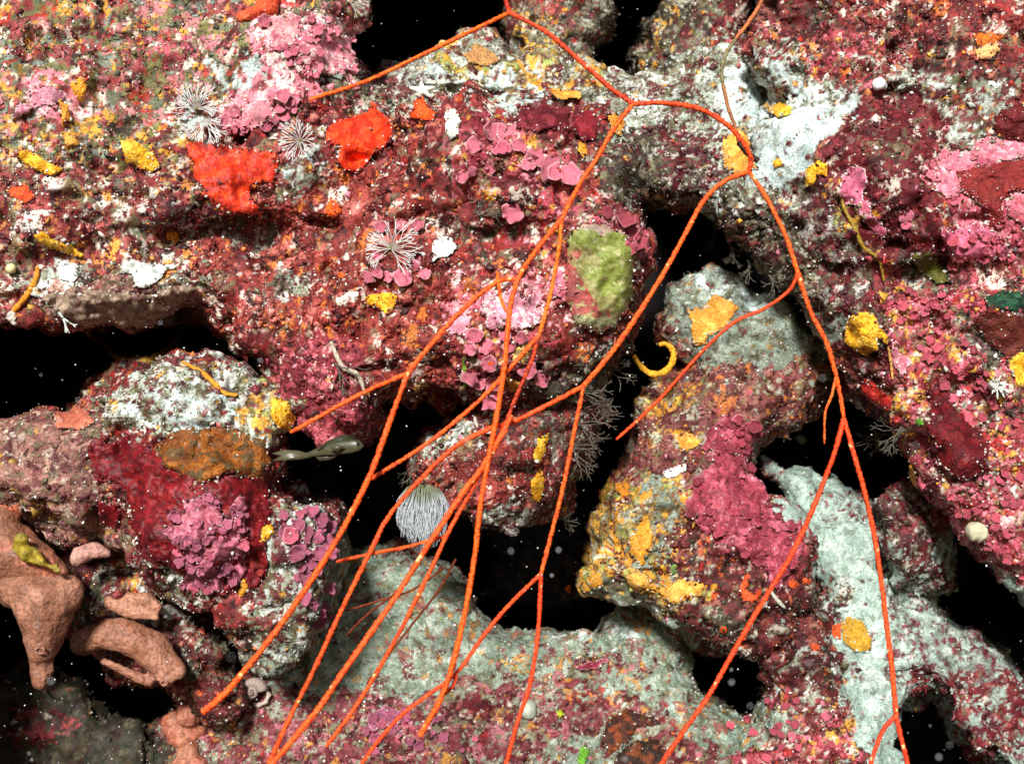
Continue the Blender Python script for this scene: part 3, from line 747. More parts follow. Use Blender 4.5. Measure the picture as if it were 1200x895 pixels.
for ci, (ob, ctr, n, ar, zz) in enumerate(cand):
    for q, NN, nm in ((1, NFL, "algae_flakes"), (2, NGR, "shell_grit"), (3, NHA, "turf_fuzz"), (4, NNO, "crust_nodules")):
        w = ar * (PPRM[zz, q] if q < 4 else .25 + PPRM[zz, 1])
        w = w * np.clip(.55 + 1.5 * vnoise(ctr, .011, 200 + q) + .8 * vnoise(ctr, .03, 210 + q), .06, 2.2)
        cnt = int(NN * w.sum() / tot[q])
        if cnt < 4:
            continue
        rg = np.random.default_rng(100 * ci + q)
        k = rg.choice(len(w), cnt, p=w / w.sum())
        p0, n0, z0 = ctr[k], n[k], zz[k]
        N = n0 + rg.normal(0, .32 if q == 1 else .5, (cnt, 3)) + np.array([0, -.25, .15])
        if q == 3:
            N = n0 + rg.normal(0, .6, (cnt, 3)) + np.array([0, -.2, -.1])
        N /= np.linalg.norm(N, axis=1)[:, None]
        col = pick(z0, np.where(rg.random(cnt) < .6, patch_rand(p0), rg.random(cnt))) * rg.uniform(.6, 1.35, (cnt, 1))
        if q == 1:
            # the leafy red algae are seldom white
            lum = col.mean(1); m = lum > .45; col[m] = pick(z0, rg.random(cnt))[m]
            sz = rg.gamma(1.8, 1.0, cnt) * (1 + .5 * vnoise(p0, .014, 220)) * S
            sz = np.clip(sz, .7 * S, 8 * S)
            V2, F2, C2 = instance(*T_FLAKE, p0 + n0 * .0003, frames(N, rg), sz[:, None] * rg.uniform(.6, 1.3, (cnt, 3)), col)
            # thin pale growing margin
            kk = len(T_FLAKE[0]); rim = np.tile(np.r_[0, np.ones(7), np.zeros(7)], cnt)[:, None] * .22
            C2 = C2 * (1 - rim) + (C2 * 1.5 + .06) * rim
        elif q == 2:
            wh = rg.random(cnt) < .30
            col[wh] = WHITE[rg.integers(0, 3, wh.sum())]
            sz = rg.uniform(.5, 1.0, (cnt, 3)) * rg.gamma(3.0, .42, cnt)[:, None] * S
            V2, F2, C2 = instance(*T_GRAIN, p0 + n0 * .0003, frames(N, rg), np.clip(sz, .4 * S, 4 * S), col)
        elif q == 3:
            m = rg.random(cnt) < .5
            col[m] = lin((150, 142, 122)) * rg.uniform(.3, 1.1, (m.sum(), 1))
            L = rg.uniform(.22, .8, cnt) * S
            V2, F2, C2 = instance(*T_HAIR, p0, frames(N, rg), np.stack([L * .8, L * .6, L], 1), col)
        else:
            acc = rg.random(cnt)
            for lo, hi, c in ((0, .02, (226, 150, 60)), (.02, .035, (214, 92, 50)), (.035, .075, (222, 140, 160)), (.075, .12, (232, 226, 214)), (.12, .13, (150, 150, 80))):
                m = (acc >= lo) & (acc < hi)
                col[m] = lin(c) * rg.uniform(.6, 1.1, (m.sum(), 1))
            sz = rg.uniform(.5, 1.25, (cnt, 3)) * [1, 1, .5] * np.clip(rg.gamma(3.0, .7, cnt), .8, 4.6)[:, None] * S
            V2, F2, C2 = instance(*T_NODE, p0, frames(N, rg), sz, col)
        me = mkmesh(nm, V2, F2, [C2], smooth=(q > 2))
        tag(link(nm, me, M_FLAKE, ob), kind="stuff")

# ------------------------------------------------------------------ encrusting sheets and cushions draped over the rock
def largest(c):
    """the largest connected patch of a boolean grid"""
    H, W = c.shape
    todo = set(zip(*np.nonzero(c))); best = []
    while todo:
        st = [todo.pop()]; comp = []
        while st:
            a, b = st.pop(); comp.append((a, b))
            for q in ((a + 1, b), (a - 1, b), (a, b + 1), (a, b - 1)):
                if q in todo:
                    todo.discard(q); st.append(q)
        if len(comp) > len(best):
            best = comp
    o = np.zeros_like(c)
    if best:
        k = np.array(best); o[k[:, 0], k[:, 1]] = True
    return o

def drape(name, label, cat, poly, th=4., R=8., cols=((200, 60, 30),), rag=4., rough=.6, mat=None, group=None, rim=None, colfn=None, step=1.7, lump=.3, pores=0, cell=.004, jump=.010, dress=1.):
    """th, R in pixels: thickness and edge rounding of a sheet that follows the rock under it"""
    x0, x1, y0, y1 = bbox(poly, rag + 3)
    X, Y = np.meshgrid(np.arange(x0, x1, step), np.arange(y0, y1, step))
    q = np.stack([X.ravel(), Y.ravel(), np.full(X.size, x0 * .31)], 1)
    d = sdf(poly, X, Y) + ((vnoise(q, 14., 21) + .7 * vnoise(q, 6., 22)) * rag).reshape(X.shape)
    u = np.clip(d / R, 0, 1)
    h = th * np.sqrt(np.clip(1 - (1 - u) ** 2, 0, 1)) * (1 + lump * vnoise(q, 11., 23) + lump * .6 * vnoise(q, 5., 24)).reshape(X.shape)
    h = h + (rough * vnoise(q, 2.6, 25)).reshape(X.shape) * u
    if pores:
        cd, _ = cells(q, pores, 26)
        h = h - (np.clip(.36 - cd, 0, 1) * 5.0).reshape(X.shape) * u
    dep = surf(X, Y) + .0006
    Y3 = dep - h * S
    ins = d > 0
    c = ins[:-1, :-1] & ins[1:, :-1] & ins[:-1, 1:] & ins[1:, 1:]
    rngd = np.max([dep[:-1, :-1], dep[1:, :-1], dep[:-1, 1:], dep[1:, 1:]], 0) - np.min([dep[:-1, :-1], dep[1:, :-1], dep[:-1, 1:], dep[1:, 1:]], 0)
    c &= rngd < jump
    c = largest(c)
    idx = np.arange(X.size).reshape(X.shape)
    F = np.stack([idx[:-1, :-1][c], idx[1:, :-1][c], idx[1:, 1:][c], idx[:-1, 1:][c]], 1)
    if not len(F):
        return None
    V = P(X.ravel(), Y.ravel(), Y3.ravel())
    used, inv = np.unique(F, return_inverse=True)
    V = V[used]; F = inv.reshape(F.shape); xu, yu = X.ravel()[used], Y.ravel()[used]
    cl = np.array([lin(k) for k in cols])
    if colfn:
        ca, cb = colfn(xu, yu, V)
    else:
        ca = cl[(cells(V, cell, 27)[1] * .999 * len(cl)).astype(int)]
        cb = cl[(cells(V, cell * .5, 28)[1] * .999 * len(cl)).astype(int)]
    tone = (1 + .20 * vnoise(V, .006, 29) + .16 * vnoise(V, .0025, 30))[:, None]
    ca, cb = ca * tone, cb * tone
    if rim is not None:
        e = np.clip(1 - d.ravel()[used] / 3.2, 0, 1)[:, None]
        ca = ca * (1 - e) + lin(rim) * e; cb = cb * (1 - e) + lin(rim) * e
    me = mkmesh(name, V, F, [ca, cb])
    o = link(name, me, mat or M_CRUST)
    # grit and scraps of algae settled on it, most along its edge
    rg = np.random.default_rng(int(x0 * 7 + y0))
    du = d.ravel()[used]
    w = np.exp(-np.clip(du, 0, 99) / 3.0) + .02
    cnt = int(min(260, len(V) * step * step * dress / 20.))
    if cnt > 3:
        k = rg.choice(len(V), cnt, p=w / w.sum())
        col = pick(zone_of(V[k]), rg.random(cnt)) * rg.uniform(.6, 1.2, (cnt, 1))
        wh = rg.random(cnt) < .2
        col[wh] = WHITE[rg.integers(0, 3, wh.sum())]
        N = rg.normal(0, .5, (cnt, 3)) + np.array([0, -1, .2]); N /= np.linalg.norm(N, axis=1)[:, None]
        sz = rg.uniform(.5, 1.1, (cnt, 3)) * np.clip(rg.gamma(3., .5, cnt), .5, 3.6)[:, None] * S * np.clip(1.2 - du[k] / 14, .45, 1.2)[:, None]
        V2, F2, C2 = instance(*T_GRAIN, V[k] - [0, .0003, 0], frames(N, rg), sz, col)
        tag(link("settled_grit", mkmesh("settled_grit", V2, F2, [C2]), M_FLAKE, o), kind="stuff")
    return tag(o, label, cat, group)

RED = ((232, 58, 20), (224, 48, 18), (240, 74, 26))
YEL = ((240, 176, 40), (232, 160, 30), (246, 192, 66))
ORG = ((232, 160, 62), (222, 146, 56), (238, 176, 84))
PNK = ((220, 124, 140), (206, 104, 124), (230, 152, 162))
MAG = ((186, 76, 108), (170, 62, 92), (200, 94, 124))
WHT = ((214, 218, 214), (198, 204, 200), (226, 228, 224))
g_red, g_yel, g_pnk, g_wht = "red-orange encrusting sponges", "yellow encrusting sponges", "pink coralline crusts", "white growths"
def sheet(poly, label, cols, th=4, R=7, rag=3, name="encrusting_sponge", cat="sponge", mat=None, **k):
    return drape(name, label, cat, poly, th, R, cols, rag, mat=mat or M_SPONGE, **k)

sheet([(383,150),(395,138),(410,136),(430,130),(436,116),(445,126),(458,140),(462,155),(455,172),(440,180),(428,195),(418,206),(404,200),(394,190),(396,175),(382,165)], "broad flat red-orange sponge just below the upper left branch tip", RED, 4, 6, 2, group=g_red, rough=.3)
sheet([(214,170),(235,163),(262,172),(290,170),(318,178),(334,196),(322,214),(300,218),(292,230),(308,240),(300,254),(276,252),(254,240),(238,230),(232,216),(222,196)], "red-orange sponge under the pair of white feathery fans", ((218,54,20),(188,40,20),(232,76,28),(160,34,20)), 4, 6, 8, group=g_red, dress=1.8, mat=M_CRUST, rough=1.0)
sheet([(478,138),(486,118),(496,110),(502,124),(512,130),(508,142),(492,142)], "orange sponge tuft beneath the white sea star", ((232,84,24),(214,66,20)), 5, 6, 2, group=g_red)
sheet([(386,230),(396,236),(401,249),(391,256),(378,250)], "orange crescent sponge below the broad red sponge", ((236,92,26),(226,76,24)), 4, 5, 1, group=g_red)
sheet([(8,218),(28,216),(40,230),(30,238),(10,232)], "orange-red sponge smear at the far left edge", ((214,84,34),(196,60,30)), 3, 5, 3, group=g_red)
sheet([(866,688),(872,672),(882,672),(876,690),(884,696),(892,684),(894,696),(884,706),(870,704)], "orange horseshoe sponge below the magenta plates", ((216,84,36),(200,70,30)), 4, 4, 1, group=g_red)
for i, (x, y, r, lb) in enumerate([(930,684,7,"small orange sponge dot nearest the slope under the magenta plates"),(945,681,6,"tiny orange sponge dot touching the pale slope edge"),(955,758,6,"orange sponge dot in the dark rock beside the ochre patch"),(848,738,6,"pale orange sponge dot in front of the lower right hollow"),(575,428,7,"orange sponge spot among the central pink plates"),(400,322,5,"small orange spot on the central red rock"),(668,690,7,"orange-red spot at the right rim of the central hollow")]):
    sheet(('E', x, y, r, r * .85), lb, ((226, 96, 40), (210, 80, 34)), 4, 5, 1, group=g_red)
sheet([(140,165),(150,161),(165,170),(178,180),(188,195),(178,203),(160,197),(146,190)], "bright yellow sponge left of the red-orange sponge", YEL, 6, 8, 2, group=g_yel)
sheet([(13,178),(30,173),(50,185),(75,198),(68,207),(45,201),(20,188)], "long yellow sponge at the left edge", YEL, 6, 7, 2, group=g_yel)
sheet([(80,98),(92,88),(104,92),(102,110),(97,123),(84,112)], "amber sponge cushion in the upper left corner", ((226,150,40),(240,176,56)), 6, 7, 2, group=g_yel)
sheet([(68,118),(82,122),(84,142),(72,146)], "small amber sponge below the corner cushion", ((216,136,50),(230,158,60)), 5, 6, 2, group=g_yel)
sheet([(70,152),(88,156),(94,170),(78,172)], "faded amber sponge between the two left yellow sponges", ((200,136,60),(216,158,72)), 4, 6, 3, group=g_yel)
sheet([(36,276),(52,269),(62,278),(84,288),(102,298),(96,304),(70,296),(46,286)], "yellow finger sponge lying on the left rock", YEL, 6, 6, 1.5, group=g_yel)
sheet([(195,270),(208,272),(212,282),(204,288),(194,280)], "amber sponge in the mouth of the dark crack", ((216,130,30),(226,150,44)), 5, 6, 1, group=g_yel)
sheet([(428,348),(440,343),(455,341),(467,346),(463,361),(451,371),(443,360),(430,356)], "bright yellow sponge in the middle of the red rock", YEL, 6, 6, 2, group=g_yel)
sheet([(992,372),(1005,364),(1022,366),(1030,378),(1042,392),(1040,403),(1027,396),(1031,410),(1015,418),(999,411),(988,402),(990,385)], "large golden yellow sponge at the right beside the long branch", YEL, 7, 8, 2, group=g_yel, lump=.45)
sheet([(944,196),(958,188),(972,192),(970,210),(961,205),(953,218),(942,222)], "yellow sponge at the foot of the white sediment", YEL, 6, 6, 2, group=g_yel)
sheet([(898,128),(912,120),(930,124),(928,134),(910,139)], "yellow sponge lying on the white sediment", YEL, 5, 6, 2, group=g_yel)
sheet([(845,160),(862,150),(880,158),(885,195),(868,203),(848,195)], "golden sponge behind the joint of the brown stem", ORG, 5, 7, 5, group=g_yel)
sheet([(903,189),(914,185),(921,193),(908,199)], "tiny yellow sponge right of the whip joint", YEL, 4, 5, 1, group=g_yel)
sheet([(806,362),(820,360),(835,345),(855,350),(868,362),(850,385),(830,392),(828,408),(812,402)], "peach-orange sponge on the pale top of the middle right rock", ORG, 4, 7, 4, group=g_yel)
sheet([(628,512),(645,505),(641,530),(631,546),(624,536)], "yellow sponge on the right flank of the hanging lobe", YEL, 5, 6, 1.5, group=g_yel)
sheet([(620,562),(634,548),(641,560),(633,588),(621,586)], "yellow sponge at the lower tip of the hanging lobe", YEL, 5, 6, 1.5, group=g_yel)
sheet([(484,455),(498,443),(506,455),(501,471),(486,469)], "dull yellow sponge right of the branch fork", ((200,160,70),(186,142,62)), 5, 6, 2, group=g_yel)
sheet([(600,408),(618,398),(626,412),(614,428),(602,424)], "pale yellow sponge behind the central branch crossing", ((226,190,96),(236,206,130)), 4, 6, 3, group=g_yel)
sheet([(590,440),(612,446),(616,456),(598,460)], "amber sponge under the central pink plates", ORG, 4, 6, 2, group=g_yel)
sheet([(318,464),(335,470),(346,490),(340,506),(325,502),(315,480)], "yellow sponge at the right end of the left middle rock", YEL, 6, 7, 3, group=g_yel)
sheet([(246,650),(258,648),(262,657),(252,663),(245,658)], "small yellow spot on the lobed pink crust", YEL, 5, 5, 1, group=g_yel)
sheet([(305,618),(318,612),(322,622),(308,640),(300,636)], "yellow finger beside the dark red sponge", ((232,160,40),(240,176,60)), 5, 5, 1, group=g_yel)
sheet([(280,680),(290,672),(292,688),(284,702),(277,700)], "yellow finger under the red disc", ((226,150,40),(236,170,50)), 5, 5, 1, group=g_yel)
sheet([(720,565),(735,558),(741,580),(728,590)], "orange sponge at the upper left of the amber patches", ((222,140,40),(206,124,40)), 5, 6, 3, group=g_yel)
sheet([(745,612),(760,600),(766,640),(752,668),(741,652)], "upright amber sponge streak on the middle right rock", ((216,146,44),(228,160,56)), 4, 6, 4, group=g_yel)
sheet([(770,690),(800,677),(825,685),(820,701),(795,707),(775,701)], "light orange sponge above the small lower overhang", ORG, 5, 7, 3, group=g_yel)
sheet([(735,660),(760,668),(765,690),(745,695),(730,680)], "amber sponge patch left of the light orange one", ((206,148,64),(220,164,76)), 4, 7, 4, group=g_yel)
sheet([(685,672),(706,668),(708,685),(690,690)], "amber sponge at the edge of the central hollow", ((216,150,50),(200,136,50)), 4, 6, 3, group=g_yel)
sheet([(795,512),(812,504),(821,518),(806,530),(796,526)], "tan orange sponge above the magenta plates", ORG, 4, 7, 3, group=g_yel)
sheet([(985,728),(994,720),(1012,729),(1021,745),(1021,762),(1002,766),(987,752)], "ochre flat sponge on the pale slope", ((198,150,40),(184,136,40)), 4, 5, 1.5, group=g_yel, rough=.3)
sheet([(974,732),(985,729),(986,750),(975,746)], "small orange sponge joined to the ochre one", ((214,90,30),(204,80,30)), 4, 5, 1, group=g_red)
sheet([(1062,540),(1070,545),(1075,568),(1086,580),(1089,600),(1076,596),(1065,572)], "yellow sponge drip on the lower edge of the right rock", ((222,156,46),(206,140,44)), 5, 6, 2, group=g_yel)
sheet([(1024,505),(1031,508),(1036,524),(1030,532),(1024,520)], "thin yellow sponge above the right hollow", ((222,150,40),(232,166,54)), 4, 4, 1, group=g_yel)
sheet([(1180,420),(1200,405),(1220,420),(1208,450),(1190,455)], "yellow sponge at the right edge beside the pale anemone", YEL, 5, 7, 4, group=g_yel)
sheet([(1138,40),(1160,35),(1178,42),(1170,53),(1145,56)], "orange sponge in the upper right corner", ((214,110,30),(200,96,30)), 4, 6, 2, group=g_red)
sheet([(1142,58),(1156,50),(1172,50),(1174,60),(1160,70),(1144,70)], "peach smooth cushion on the corner orange sponge", ((240,186,120),(232,172,106)), 6, 8, 1, group=g_yel, rough=.2)
sheet([(632,105),(655,102),(682,108),(678,117),(650,119)], "orange sponge strip on the pale top ledge", ORG, 4, 6, 3, group=g_yel)
sheet([(712,135),(725,128),(736,140),(728,162),(716,156)], "orange sponge right below the upper fork", ORG, 4, 6, 3, group=g_yel)
sheet([(678,166),(687,165),(690,180),(684,187),(677,178)], "small yellow bud beside the fork's left branch", ((232,160,50),(222,146,44)), 5, 5, 1, group=g_yel)
sheet([(540,62),(556,50),(580,60),(592,72),(570,80),(548,76)], "tan sponge hump on the back of the top ledge", ((190,140,84),(176,124,74)), 6, 9, 3, group=g_yel)
# white growths
sheet([(62,312),(74,304),(92,306),(96,322),(84,334),(68,328)], "bright white sponge cushion at the left", WHT, 6, 9, 3, group=g_wht, mat=M_PALE)
sheet([(150,318),(165,307),(195,305),(212,310),(196,322),(178,338),(160,334)], "bright white sponge patch above the grey fold", WHT, 6, 9, 4, group=g_wht, mat=M_PALE)
sheet([(504,288),(514,276),(530,278),(537,290),(526,302),(508,306)], "knobbly white growth right of the spreading fan", WHT, 7, 7, 3, group=g_wht, mat=M_PALE, rough=2.2)
sheet([(521,130),(532,126),(540,136),(538,160),(526,166),(520,150)], "upright white growth near the top of the central rock", ((226,232,220),(206,214,200)), 6, 6, 2, group=g_wht, mat=M_PALE, rough=1.2)
sheet([(776,552),(790,545),(805,542),(806,550),(793,558),(780,560)], "smooth white slug-like sponge left of the magenta plates", WHT, 5, 6, 1, group=g_wht, mat=M_PALE, rough=.2)
sheet([(560,352),(580,345),(590,360),(570,372)], "small chalky patch behind the central branches", ((226,210,206),(232,226,220)), 3, 5, 4, group=g_wht, mat=M_PALE)
# pink crusts
def crust(poly, label, cols=PNK, th=4, R=5, rag=5, **k):
    return drape("coralline_crust", label, "coralline algae", poly, th, R, tuple(cols) + (tuple(v * .78 for v in cols[0]),), rag, mat=M_CRUST, rough=1.1, lump=.5, dress=1.5, group=g_pnk, rim=k.pop('rim', (240, 196, 206)), **k)
crust([(316,20),(345,15),(354,38),(338,64),(320,58),(310,38)], "pale pink frilled crust at the top left hollow edge", ((220,138,140),(230,160,158)))
crust([(345,45),(372,34),(424,44),(416,75),(385,92),(350,82)], "pink and white crust beside the left branch", ((230,150,160),(220,128,142),(244,214,210)))
crust([(255,140),(298,118),(322,110),(324,134),(300,150),(275,156),(262,150)], "pink frilled crust between the white fans", ((228,144,152),(216,122,134)))
crust([(30,108),(60,100),(80,112),(62,128),(35,126)], "dusty pink crust in the upper left corner", ((206,136,152),(190,112,130)))
crust([(20,120),(38,118),(40,136),(14,140)], "small pink crust by the left edge", ((206,120,140),(216,140,156)))
crust([(982,208),(1000,195),(1016,200),(1018,222),(1005,240),(987,238)], "pink crust with white margin at the maroon patch's left", ((212,110,138),(200,96,124)), rim=(246,226,220))
crust([(1010,235),(1022,240),(1030,262),(1044,272),(1036,280),(1014,262)], "narrow pink crust running below the margin crust", ((202,96,120),(190,84,110)))
crust([(1085,205),(1110,180),(1150,165),(1215,150),(1215,180),(1165,196),(1130,210),(1120,238),(1100,226)], "long pink crust sloping up to the right edge", PNK)
crust([(1105,275),(1140,258),(1175,270),(1186,298),(1140,314),(1112,300)], "broad pink crust below the honeycomb sponge", ((228,118,146),(216,104,134)))
crust([(1178,235),(1205,222),(1220,250),(1200,268),(1180,255)], "pink crust at the right edge beside the honeycomb sponge", ((212,104,118),(200,90,106)))
crust([(1040,392),(1052,398),(1066,430),(1056,446),(1042,422)], "pink tongue of crust below the golden sponge", PNK)
crust([(430,840),(455,825),(475,835),(465,855),(440,858)], "mauve crust on the bottom ledge between branches", ((170,96,124),(156,80,106)), rag=5)
crust([(690,770),(712,764),(718,776),(700,784),(676,782)], "deep pink crust streak on the silted ledge", ((170,60,84),(150,50,72)), rag=5)
crust([(520,380),(540,362),(552,372),(548,392),(528,394)], "pale pink crust left of the central branches", ((226,142,158),(214,122,142)), rag=4)
crust([(560,350),(600,335),(630,345),(640,380),(600,385),(570,375)], "pale pink speckled crust behind the central branches", ((222,150,166),(206,120,144),(236,206,204)), rag=9)
crust([(640,335),(650,312),(664,318),(660,345),(646,352)], "pink crust at the left of the green plate", ((206,106,134),(216,130,150)), rag=3)

crust([(832,500),(850,486),(882,494),(892,512),(874,540),(892,570),(906,600),(936,618),(934,650),(912,690),(890,662),(860,642),(830,622),(804,602),(812,560),(842,540),(824,525)], "magenta crust spreading under the large plate colony", ((166,66,82),(150,52,66),(184,86,100)), th=6, rag=8, rim=(206,120,146))
crust([(222,585),(248,578),(266,610),(280,580),(298,590),(288,620),(292,652),(272,694),(214,692),(206,644),(188,626)], "dusty pink crust under the lobed plates on the dark red sponge", ((178,94,112),(160,78,94),(198,116,130)), th=9, rag=7, rim=(214,150,168))
# mottled green plate
def greenfn(x, y, V):
    n = vnoise(V, .010, 51) + .6 * vnoise(V, .005, 52)
    t = (x - 700) * .9 - (y - 330) * .9 + n * 26
    c = np.where((t > 0)[:, None], lin((128, 138, 62)), lin((172, 84, 78)))
    c = np.where((np.abs(t) < 12)[:, None], lin((150, 140, 84)), c)
    ed = (y > 370 + n * 6)
    c = np.where(ed[:, None], lin((150, 148, 108)), c)
    c = np.where((y + n * 8 < 272)[:, None], lin((176, 150, 130)), c)
    alt = np.where((vnoise(V, .003, 53) > .15)[:, None], lin((162, 160, 108)), c * .8)
    return c, alt
drape("encrusting_plate", "mottled green and red plate on the right of the central rock", "algae",
      [(668,268),(700,258),(735,275),(746,310),(742,350),(726,384),(702,390),(678,384),(660,352),(661,300)], 9, 10, ((120,140,60),), 4, colfn=greenfn, rough=.8)
# smooth dark sponges and leaves
sheet([(1163,148),(1172,128),(1190,122),(1215,126),(1215,165),(1190,168),(1170,164)], "smooth dark maroon dome at the upper right edge", ((104,28,30),(92,24,26)), 12, 18, 1, rough=.2)
sheet([(1118,200),(1150,190),(1215,185),(1215,228),(1190,225),(1175,235),(1180,265),(1158,272),(1150,240),(1125,225)], "dark red honeycomb sponge at the right", ((132,40,36),(118,34,32)), 6, 8, 2, pores=5.0, rough=.3)
sheet([(1140,372),(1160,360),(1190,368),(1215,375),(1215,418),(1180,420),(1155,402)], "smooth dark brown leaf at the right edge", ((92,36,24),(80,30,22)), 6, 6, 1, rough=.2, name="algae_leaf", cat="algae")
sheet([(1007,441),(1022,446),(1048,468),(1042,482),(1018,478),(1010,462)], "red translucent leaf right of the long branch", ((170,36,30),(150,30,28),(186,54,40)), 5, 5, 1, rough=.3, name="algae_leaf", cat="algae")
sheet([(1085,456),(1105,450),(1125,480),(1160,520),(1158,555),(1125,565),(1100,540),(1088,500)], "dark blood-red crust on the lower right rock face", ((92,14,20),(76,10,16),(112,22,26)), 4, 6, 4, rough=.9, name="algae_crust", cat="algae")
sheet([(100,520),(150,510),(185,525),(230,565),(310,560),(322,600),(306,680),(262,702),(200,672),(152,622),(145,575),(110,560)], "dark red velvety sponge over the left middle rock", ((112,14,20),(90,10,16),(132,24,28),(76,8,14)), 5, 8, 6, rough=1.3, lump=.5, mat=M_CRUST)
sheet([(178,526),(205,505),(260,497),(310,514),(323,545),(308,560),(268,556),(230,566),(190,546)], "brown-orange dome sponge above the dark red one", ((134,74,24),(116,66,28),(92,70,40),(150,88,30)), 12, 22, 3, rough=.7)
sheet([(604,122),(640,116),(672,124),(668,150),(630,158),(606,146)], "maroon knobbly algae crust below the top ledge", ((116,34,42),(98,26,36),(132,48,54)), 6, 8, 4, lump=.6, name="algae_crust", cat="algae")
sheet([(672,135),(690,128),(704,142),(700,162),(684,168),(672,156)], "smooth wine-red cushion left of the orange fork", ((140,34,44),(124,28,38)), 7, 10, 2, rough=.3)
sheet([(45,348),(100,336),(170,346),(214,330),(232,338),(204,366),(160,386),(100,388),(58,366)], "grey-tan folded sponge ledge under the white patches", ((142,120,100),(112,92,78),(160,138,116),(104,70,64)), 11, 12, 4, rough=1.3, lump=.5, dress=1.6, mat=M_CRUST)
sheet([(702,868),(712,840),(735,828),(770,842),(778,848),(748,852),(738,870),(715,885)], "dark brown lobed sponge with orange middle on the bottom edge", ((72,38,24),(56,30,22),(120,54,24)), 9, 10, 1, rough=.3)
sheet([(716,905),(722,880),(745,865),(772,866),(782,880),(780,905)], "lower dark brown lobed sponge cut by the bottom edge", ((56,34,24),(46,30,24),(104,52,26)), 10, 12, 1, rough=.3)
sheet([(60,486),(82,474),(104,482),(112,496),(92,504),(66,502)], "salmon smooth patch on the crest of the left rock", ((206,118,90),(196,106,82)), 5, 8, 2, rough=.3)
sheet([(0,592),(22,588),(26,602),(8,612)], "salmon sponge patch at the left edge", ((210,112,80),(220,128,92)), 5, 7, 2, rough=.3)
sheet([(112,585),(130,588),(142,600),(136,620),(118,616)], "small dark red lobe at the left end of the velvety sponge", ((130,16,26),(116,12,22)), 6, 6, 1)
sheet([(1150,348),(1175,340),(1215,340),(1215,362),(1180,366),(1156,360)], "dark green seaweed frond at the right edge", ((24,62,40),(40,84,56),(18,44,32)), 6, 6, 3, rough=1.5, name="seaweed", cat="algae")
sheet([(1066,298),(1090,296),(1118,330),(1100,334),(1076,318)], "olive green seaweed blade on the right rock", ((96,96,34),(82,80,34)), 4, 5, 2, rough=.5, name="seaweed", cat="algae")
sheet([(540,420),(546,418),(549,450),(544,456),(540,440)], "bright green sliver of seaweed left of the central plates", ((120,160,40),(100,140,36)), 4, 3, .5, name="seaweed", cat="algae")
sheet([(678,877),(686,870),(692,880),(684,898),(676,892)], "bright green seaweed scrap at the bottom", ((90,150,40),(110,170,50)), 4, 4, 1, name="seaweed", cat="algae")
sheet([(650,832),(660,828),(662,838),(654,842)], "lime-yellow seaweed scrap above the bottom edge", ((190,200,50),(170,180,50)), 4, 4, 1, name="seaweed", cat="algae")
sheet([(783,665),(792,656),(796,668),(788,676)], "green seaweed scrap on the dark maroon rock", ((104,130,60),(90,112,54)), 4, 4, 1, name="seaweed", cat="algae")
sheet([(1070,490),(1080,488),(1084,498),(1074,502)], "bright green seaweed scrap on the right rock", ((110,170,50),(90,140,40)), 4, 4, 1, name="seaweed", cat="algae")

# ------------------------------------------------------------------ coralline plates: colonies of shelf-like discs
def plate_mesh(name, seed, tint, edge):
    rg = np.random.default_rng(seed)
    K, R_ = 26, 6
    th = np.arange(K) / K * 2 * np.pi
    a, b = rg.uniform(0, 6.28, 2)
    br = rg.uniform(.62, 1.12); cup = rg.uniform(-.12, .34)
    out = (.72 + .28 * np.cos(th - a)) * (1 + rg.uniform(.05, .11) * np.sin(rg.integers(4, 8) * th + b) + .03 * np.sin(11 * th + a))
    V, C = [], []
    for i in range(1, R_ + 1):
        f = i / R_
        zz = cup * f * f + .018 * np.sin(f * 17) + .14 * f * f * np.sin(2 * th + a) + .15 * f ** 3 * np.sin(5 * th + b) + .05 * f ** 3 * np.sin(9 * th + a)
        V.append(np.stack([f * out * np.cos(th), f * out * np.sin(th), zz], 1))
        m = np.clip((f - .86) / .14, 0, 1); s = 1 + .10 * math.sin(f * 17)
        C.append(np.tile(lin(tint) * s * (1 - m) + lin(edge) * m, (K, 1)))
    V.append(V[-1] + [0, 0, -.07]); C.append(np.tile(lin(edge), (K, 1)) * .9)
    V.append(V[0] * [1, 1, 0] + [0, 0, -.42]); C.append(np.tile(lin(tint) * .8, (K, 1)))
    V = np.concatenate(V + [[[0, 0, 0]]]); C = np.concatenate(C + [[lin(tint)]]) * br * rg.uniform(.85, 1.12, (len(V), 1))
    F4, F3 = [], []
    for i in range(R_ + 1):
        for j in range(K):
            k = (j + 1) % K
            F4.append((i * K + j, i * K + k, (i + 1) * K + k, (i + 1) * K + j))
    for j in range(K):
        F3.append((len(V) - 1, j if False else j, (j + 1) % K))
    F4 = np.array(F4)[:, ::-1]
    me = mkmesh(name, V, [F4, np.array(F3)], [C])
    me.materials.append(M_PLATE)
    return me
TINTS = {'light': ((212,112,130),(234,168,174)), 'mid': ((196,94,114),(222,142,154)), 'mag': ((160,60,76),(188,96,108)), 'red': ((138,38,38),(156,60,56)), 'dusty': ((170,88,112),(198,130,148)), 'rosy': ((184,78,92),(206,118,128))}
PM = {k: [plate_mesh("plate", 10 * i + j, *TINTS[k]) for j in range(9)] for i, k in enumerate(TINTS)}
